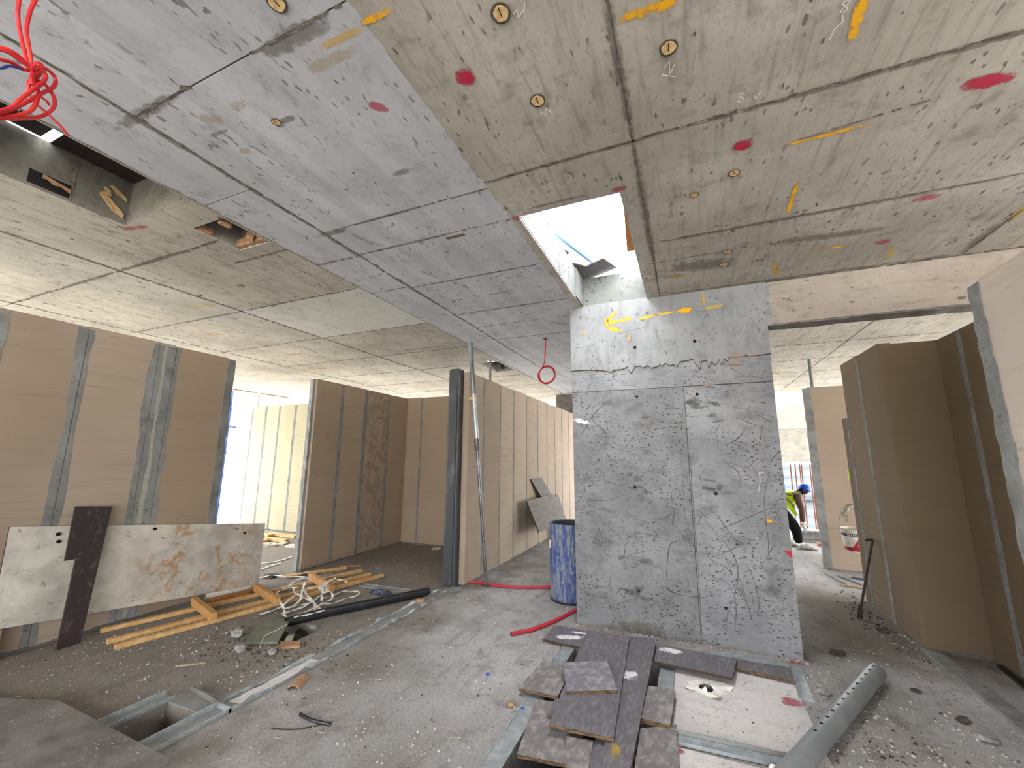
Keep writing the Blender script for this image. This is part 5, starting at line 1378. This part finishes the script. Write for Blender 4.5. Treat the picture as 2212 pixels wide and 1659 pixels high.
for i, (k, P) in enumerate(WIRES.items()):
    dx = ((i * 37) % 11 - 5) * .0028
    obj('cable', MB().tube(smooth_path([(WX + dx + .006 * math.sin(j * 1.3 + i), y, z) for j, (y, z) in enumerate(P)], 5), .0042 if k[0] != 't' else .0028, 8), 'red_cable', parent=cb, smooth=True)
obj('blue_cable', MB().tube(smooth_path([(WX - .012, .19, 2.33), (WX - .012, .235, 2.375), (WX - .012, .275, 2.381), (WX - .01, .289, 2.40), (WX - .01, .307, 2.41)], 5), .003, 8), 'blue_cable', parent=cb, smooth=True)

# ---------------------------------------------------------------- things on the roof seen through the skylight
rp = thing('roof_plywood', (-.8, 3.9, Z_TOP), 'two plywood offcuts jutting over the far corner of the skylight', 'plywood')
obj('sheet', MB().sheet([(-0.98, 3.86, 3.385), (-0.64, 3.757, 3.43), (-0.548, 3.987, 3.42), (-0.92, 4.10, 3.38)], .014, (0, 1)), ['film_ply', 'ply_edge'], parent=rp)
obj('sheet', MB().sheet([(-1.0, 3.63, 3.40), (-0.93, 3.679, 3.405), (-0.80, 3.83, 3.40), (-0.98, 3.92, 3.385)], .012, (0, 1)), ['film_ply', 'ply_edge'], parent=rp)
obj('roof_scrap', MB().prism([(-1.0, 3.36), (-0.93, 3.375), (-0.895, 3.464), (-0.94, 3.512), (-1.0, 3.5)], 3.385, 3.40), 'film_ply', label='tiny wood scrap on the left rim of the skylight', cat='scrap')
obj('roof_pole', MB().tube([(-1.20, 2.40, Z_TOP + .03), (-.96, 3.187, 3.45), (-.72, 4.0, 3.45)], .022, 10), 'blue_pole', label='light blue pole crossing the skylight against the sky', cat='pole', smooth=True)
obj('roof_timber', MB().prism([(-.325, 2.86), (-.24, 2.86), (-.24, 3.62), (-.396, 3.605)], Z_TOP + .001, Z_TOP + .03), 'timber_orange', label='orange timber along the right rim of the skylight', cat='timber')
obj('skylight_nib', MB().box(-.955, 3.74, ZC + .012, -.905, 4.03, Z_TOP), 'slab_skylight_dimmed', parent=ceiling)

# ---------------------------------------------------------------- crowbar and bucket by the right wall
cr = thing('crowbar', (1.42, 5.29, 0), 'long dark iron crowbar leaning against the right wall', 'crowbar')
obj('shank', MB().tube([(1.42, 5.29, .015), (1.45, 5.30, .10), (1.622, 5.345, .70)], [.009, .011, .011], 8), 'rusty_iron', parent=cr, smooth=True)
obj('blade', MB().hexa([(1.395, 5.27, 0), (1.45, 5.27, 0), (1.45, 5.30, 0), (1.395, 5.30, 0)], [(1.428, 5.285, .12), (1.448, 5.285, .12), (1.448, 5.31, .12), (1.428, 5.31, .12)]), 'rusty_iron', parent=cr)
obj('hook', MB().tube(smooth_path([(1.618, 5.344, .685), (1.628, 5.346, .715), (1.618, 5.344, .728), (1.585, 5.34, .722), (1.57, 5.34, .712)], 4), [.012] * 16 + [.006], 8), 'rusty_iron', parent=cr, smooth=True)
BC, BZ = (1.90, 6.8), .36
bk_ = thing('paint_bucket', (BC[0], BC[1], BZ), 'white paint bucket with red and navy label hanging by the right wall', 'bucket')
obj('body', MB().lathe([(0, BZ), (.121, BZ), (.125, BZ + .01), (.145, BZ + .235), (.153, BZ + .24), (.153, BZ + .262), (.148, BZ + .266), (.152, BZ + .285), (.144, BZ + .285), (.12, BZ + .02), (0, BZ + .02)], BC, 36), 'bucket_white', parent=bk_, smooth=True)


def band(z0, z1, a0, a1, mat, name, off=.0012, edge=None):
    m = MB()
    n = 16
    R = lambda z: .1245 + (.145 - .125) * (z - BZ) / .235 + .0018 + off
    for i in range(n):
        q = []
        for a, tt in ((a0 + (a1 - a0) * i / n, i / n), (a0 + (a1 - a0) * (i + 1) / n, (i + 1) / n)):
            zt = z1 if edge is None else z0 + (z1 - z0) * edge(tt)
            q.append((a, z0, zt))
        pts = []
        for (a, za, zb) in q:
            r = math.radians(a)
            pts.append(((BC[0] + R(za) * math.cos(r), BC[1] + R(za) * math.sin(r), za), (BC[0] + R(zb) * math.cos(r), BC[1] + R(zb) * math.sin(r), zb)))
        m.add([pts[0][0], pts[1][0], pts[1][1], pts[0][1]], [(0, 1, 2, 3)])
    obj(name, m, mat, parent=bk_)


band(BZ + .198, BZ + .228, 180, 345, 'label_navy', 'navy_band')
band(BZ + .022, BZ + .190, 225, 345, 'label_red', 'red_label', edge=lambda t: min(1, .25 + 2.8 * max(0, t - .12)))
band(BZ + .022, BZ + .065, 180, 232, 'label_red', 'red_label')
for k in range(9):
    a = 222 + k * 8
    band(BZ + .206, BZ + .220, a, a + (4 if k % 3 else 6), 'label_white', 'label_letters', .0022)
for k in range(6):
    a = 262 + k * 7
    band(BZ + .085, BZ + .098, a, a + 4.5, 'label_white', 'label_letters', .0022)
band(BZ + .12, BZ + .185, 285, 315, 'label_white', 'badge', .0022, edge=lambda t: .5 + .5 * math.sin(math.pi * t))
band(BZ + .13, BZ + .175, 289, 311, 'label_navy', 'badge', .0032, edge=lambda t: .5 + .5 * math.sin(math.pi * t))
hpath = [(BC[0] + .157 * math.cos(math.pi - math.pi * k / 20), BC[1], BZ + .25 + .34 * math.sin(math.pi * k / 20)) for k in range(21)]
obj('wire_handle', MB().tube(hpath, .003, 6), 'prop_steel', parent=bk_, smooth=True)
m = MB()
rg = smooth_path([(1.79, 6.8, .80), (1.84, 6.79, .855), (1.87, 6.8, .90), (1.92, 6.8, .93)], 5)
m.tube(rg, [.012, .016, .02, .02, .022, .024, .026, .026, .028, .028, .026, .026, .024, .024, .022, .02], 8)
m.sheet([(1.775, 6.785, .80), (1.835, 6.78, .70), (1.85, 6.785, .80), (1.82, 6.79, .84)], .006)
obj('rag', m, 'rag_grey', parent=bk_, smooth=True)
hk = MB().tube([(1.90, 6.8, .945), (1.725, 5.84, 1.02)], .003, 6)
obj('hanger_wire', hk, 'prop_steel', parent=bk_)
obj('yellow_tag', MB().hexa([(1.652, 5.86, 1.30), (1.70, 5.86, 1.28), (1.70, 5.86, 1.36), (1.652, 5.86, 1.40)], [(1.652, 5.875, 1.30), (1.70, 5.875, 1.28), (1.70, 5.875, 1.36), (1.652, 5.875, 1.40)]), 'vest_yellow', label='small yellow tag stuck to the far edge of the right wall', cat='tag')


# ---------------------------------------------------------------- the worker
def skin(name, J, E, mats, parent, root, sub=2):
    names = list(J)
    me = bpy.data.meshes.new(name)
    off = wloc(parent)
    me.from_pydata([Vector(J[n][0]) - off for n in names], [(names.index(a), names.index(b)) for a, b in E], [])
    o = bpy.data.objects.new(name, me)
    COL.objects.link(o)
    md = o.modifiers.new('skin', 'SKIN')
    md.use_smooth_shade = True
    for i, n in enumerate(names):
        r = J[n][1]
        sv = me.skin_vertices[0].data[i]
        sv.radius = (r, r) if not isinstance(r, tuple) else r
        sv.use_root = (n == root)
    s = o.modifiers.new('sub', 'SUBSURF'); s.levels = s.render_levels = sub
    bpy.context.view_layer.update()
    nm = bpy.data.meshes.new_from_object(o.evaluated_get(bpy.context.evaluated_depsgraph_get()))
    o.modifiers.clear()
    o.data = nm
    nm.name = name
    nm.materials.clear()
    nm.materials.append(MATS[mats])
    for p in nm.polygons: p.use_smooth = True
    o.parent = parent
    return o


WY = 8.85
wk = thing('person', (1.6, WY, 0), 'worker in yellow vest and blue helmet bending forward behind the column', 'person')
P = lambda x, z, dy=0.0: (x, WY + dy, z)
body = {'pelvis': (P(1.36, .66), .11), 'waist': (P(1.46, .74), .10), 'chest': (P(1.60, .85), (.12, .10)), 'collar': (P(1.70, .915), (.09, .08)), 'neck': (P(1.765, .955), .045), 'skull': (P(1.815, .985), .058), 'face': (P(1.850, .958), .056), 'chin': (P(1.868, .918), .034),
        'shR': (P(1.70, .865, -.155), .068), 'elR': (P(1.735, .655, -.175), .050), 'wrR': (P(1.725, .45, -.15), .036),
        'shL': (P(1.71, .872, .155), .055), 'elL': (P(1.78, .66, .175), .040), 'wrL': (P(1.80, .45, .13), .028)}
bE = [('pelvis', 'waist'), ('waist', 'chest'), ('chest', 'collar'), ('collar', 'neck'), ('neck', 'skull'), ('skull', 'face'), ('face', 'chin'), ('collar', 'shR'), ('shR', 'elR'), ('elR', 'wrR'), ('collar', 'shL'), ('shL', 'elL'), ('elL', 'wrL')]
bo = skin('body', body, bE, 'skin', wk, 'pelvis')
for sy in (-1, 1):
    obj('ear', MB().lathe([(0, .962), (.012, .965), (.018, .975), (.016, .99), (0, 1.0)], (1.805, WY + sy * .058), 10), 'skin', parent=wk, smooth=True)
    obj('eye', MB().lathe([(0, .963), (.006, .966), (.007, .97), (0, .976)], (1.900, WY + sy * .02), 8), 'label_white', parent=wk, smooth=True)
obj('nose', MB().hexa([(1.895, WY - .014, .945), (1.915, WY - .010, .938), (1.915, WY + .010, .938), (1.895, WY + .014, .945)], [(1.890, WY - .005, .975), (1.897, WY - .004, .973), (1.897, WY + .004, .973), (1.890, WY + .005, .975)]), 'skin', parent=wk)
obj('mouth', MB().bar((1.898, WY - .016, .922), (1.898, WY + .016, .922), .006, .005), 'hair_dark', parent=wk)
obj('hair', MB().lathe([(0, .90), (.045, .915), (.062, .95), (.062, .99), (0, 1.02)], (1.792, WY), 14), 'hair_dark', parent=wk, smooth=True)
vest = {'hem': (P(1.44, .72), (.135, .125)), 'mid': (P(1.52, .785), (.14, .125)), 'ch': (P(1.61, .86), (.15, .118)), 'up': (P(1.69, .915), (.115, .10)), 'sR': (P(1.695, .905, -.10), .062), 'sL': (P(1.695, .905, .10), .062)}
vo = skin('vest', vest, [('hem', 'mid'), ('mid', 'ch'), ('ch', 'up'), ('up', 'sR'), ('up', 'sL')], 'vest_yellow', wk, 'hem')
m = MB().sheet([(1.50, WY - .13, .72), (1.60, WY - .13, .75), (1.675, WY - .125, .57), (1.63, WY - .13, .555)], .012)
obj('vest_flap', m, 'vest_yellow', parent=wk)
for pts in [[P(1.53, .93, -.12), P(1.60, .90, -.145), P(1.68, .95, -.12)], [P(1.49, .87, -.13), P(1.57, .80, -.15), P(1.625, .70, -.145)]]:
    obj('reflective_stripe', MB().tube(smooth_path(pts, 5), .016, 8), 'reflective_grey', parent=wk, smooth=True)
leg = {'hip': (P(1.35, .645), .115), 'hR': (P(1.46, .60, -.085), .105), 'kR': (P(1.625, .35, -.10), .088), 'aR': (P(1.652, .085, -.10), .066), 'hL': (P(1.36, .62, .085), .085), 'kL': (P(1.50, .36, .10), .062), 'aL': (P(1.46, .075, .10), .048)}
skin('trousers', leg, [('hip', 'hR'), ('hR', 'kR'), ('kR', 'aR'), ('hip', 'hL'), ('hL', 'kL'), ('kL', 'aL')], 'trousers_black', wk, 'hip')
for x, dy in ((1.66, -.10), (1.46, .10)):
    sh = skin('shoe', {'heel': (P(x - .01, .048, dy), (.044, .044)), 'mid': (P(x + .09, .045, dy), (.042, .040)), 'ball': (P(x + .17, .036, dy), (.044, .032)), 'toe': (P(x + .225, .028, dy), (.032, .022))}, [('heel', 'mid'), ('mid', 'ball'), ('ball', 'toe')], 'shoe_grey', wk, 'heel')
    q = [(x - .058, WY + dy - .03), (x, WY + dy - .042), (x + .15, WY + dy - .045), (x + .235, WY + dy - .028), (x + .25, WY + dy), (x + .235, WY + dy + .028), (x + .15, WY + dy + .045), (x, WY + dy + .042), (x - .058, WY + dy + .03)]
    obj('sole', MB().prism(q, 0, .018), 'sole_grey', parent=wk)
    obj('laces', MB().tube(smooth_path([P(x + .06, .088, dy - .03), P(x + .09, .088, dy + .03), P(x + .11, .08, dy - .03), P(x + .14, .073, dy + .03)], 3), .004, 5), 'trousers_black', parent=wk)
for s, (wx, wz, wy) in {'R': (1.725, .45, -.15), 'L': (1.80, .45, .13)}.items():
    H = {'w': (P(wx, wz, wy), .027), 'palm': (P(wx + .012, wz - .065, wy), (.036, .024))}
    Eh = [('w', 'palm')]
    for k, (dy, l) in enumerate([(-.028, .055), (-.010, .065), (.010, .062), (.027, .05)]):
        H['f%da' % k] = (P(wx + .018, wz - .10, wy + dy), .0095)
        H['f%db' % k] = (P(wx + .028, wz - .10 - l * .5, wy + dy), .009)
        H['f%dc' % k] = (P(wx + .022, wz - .10 - l, wy + dy * .9), .0075)
        Eh += [('palm', 'f%da' % k), ('f%da' % k, 'f%db' % k), ('f%db' % k, 'f%dc' % k)]
    sgn = 1 if s == 'R' else -1
    H['t1'] = (P(wx + .035, wz - .06, wy + .025 * sgn), .011)
    H['t2'] = (P(wx + .055, wz - .095, wy + .03 * sgn), .009)
    Eh += [('palm', 't1'), ('t1', 't2')]
    skin('glove', H, Eh, 'glove_white', wk, 'palm')
hm = thing('helmet', (1.83, WY, 1.0), 'hard hat')
del hm['label']
hm.parent = wk; hm.location = Vector((1.838, WY, 1.005)) - wloc(wk)
ax = Vector((.30, 0, .95)).normalized()
rot = Vector((0, 0, 1)).rotation_difference(ax).to_matrix()
m = MB().lathe([(.094, -.004), (.097, .0), (.094, .03), (.080, .066), (.05, .090), (0, .100)], (0, 0), 24)
c0 = Vector((1.838, WY, 1.000))
m.v = [tuple(c0 + rot @ Vector(v)) for v in m.v]
obj('helmet_shell', m, 'helmet_blue', parent=hm, smooth=True)
m = MB()
brim = [(math.cos(a) * (.112 + (.040 * max(0, math.cos(a)) ** 2)), math.sin(a) * .106) for a in [2 * math.pi * k / 28 for k in range(28)]]
m.hexa([c0 + rot @ Vector((x, y, -.010 - .10 * max(0, x - .09))) for x, y in brim], [c0 + rot @ Vector((x, y, -.003 - .10 * max(0, x - .09))) for x, y in brim])
obj('helmet_brim', m, 'helmet_blue', parent=hm, smooth=False)

# ---------------------------------------------------------------- grit, pebbles and shavings on the floor
def grit(n, region, smin, smax, seed, gauss=None):
    r = random.Random(seed)
    m = MB()
    made = 0
    while made < n:
        if gauss:
            x, y = r.gauss(gauss[0], gauss[2]), r.gauss(gauss[1], gauss[3])
        else:
            x, y = r.uniform(region[0], region[2]), r.uniform(region[1], region[3])
        if any(h[0] < x < h[2] and h[1] < y < h[3] for h in (PIT, TRENCH, DIRT, HOLE)): continue
        if -1.06 < x < .72 and y > 4.0: continue
        if -5.02 < x < -4.88 or (x < -2.53 and x > -2.82 and y > 4.45): continue
        made += 1
        s = smin + (smax - smin) * r.random() ** 3
        a = r.uniform(0, 6.28)
        c, q = math.cos(a) * s, math.sin(a) * s
        e = r.uniform(.5, 1)
        m.add([(x + c, y + q, 0), (x - q * e, y + c * e, 0), (x - c * .9, y - q * .9, 0), (x + q * e, y - c * e, 0), (x + c * .2, y - q * .2, s * r.uniform(.5, 1.1))],
              [(0, 1, 4), (1, 2, 4), (2, 3, 4), (3, 0, 4)])
    return m


g = grit(5200, (-4.8, .9, 1.6, 5.4), .0025, .012, 3)
for gx in [(-3.3, 2.45, .45, .2), (-3.9, 2.2, .6, .3), (.75, 2.95, .2, .25), (.7, 3.55, .12, .2), (1.3, 3.2, .25, .4), (-1.15, 3.45, .12, .25), (-2.2, 2.4, .5, .6), (1.55, 5.0, .08, .5), (-5.3, 4.2, .4, .3)]:
    k = grit(330, None, .003, .013, int(gx[0] * 100), gx)
    g.add(k.v, k.f)
obj('floor_grit', g, 'gravel_mix', label='pale grit and pebbles scattered over the concrete floor', cat='grit', kind='stuff')
g = grit(900, (-4.7, 1.0, 1.6, 5.2), .003, .011, 11)
k = grit(500, None, .004, .016, 12, (-3.25, 2.55, .3, .15)); g.add(k.v, k.f)
k = grit(300, None, .004, .016, 14, (.85, 2.95, .25, .25)); g.add(k.v, k.f)
k = grit(200, None, .006, .02, 13, (1.52, 5.2, .07, .5)); g.add(k.v, k.f)
obj('dark_grit', g, 'dark_debris', label='dark dirt crumbs scattered over the concrete floor', cat='grit', kind='stuff')
r = random.Random(5)
m = MB()
for k in range(300):
    x, y = r.uniform(-4.6, 1.5), r.uniform(1.0, 4.6)
    if any(h[0] < x < h[2] and h[1] < y < h[3] for h in (PIT, TRENCH, DIRT, HOLE)) or (-1.1 < x < .75 and y > 3.95): continue
    a, l = r.uniform(0, 6.28), r.uniform(.01, .05)
    m.bar((x, y, .003), (x + l * math.cos(a), y + l * math.sin(a), .003 + r.uniform(0, .008)), .003, .002)
obj('wood_shavings', m, 'shaving', label='thin straw-coloured wood shavings strewn on the floor', cat='shavings', kind='stuff')
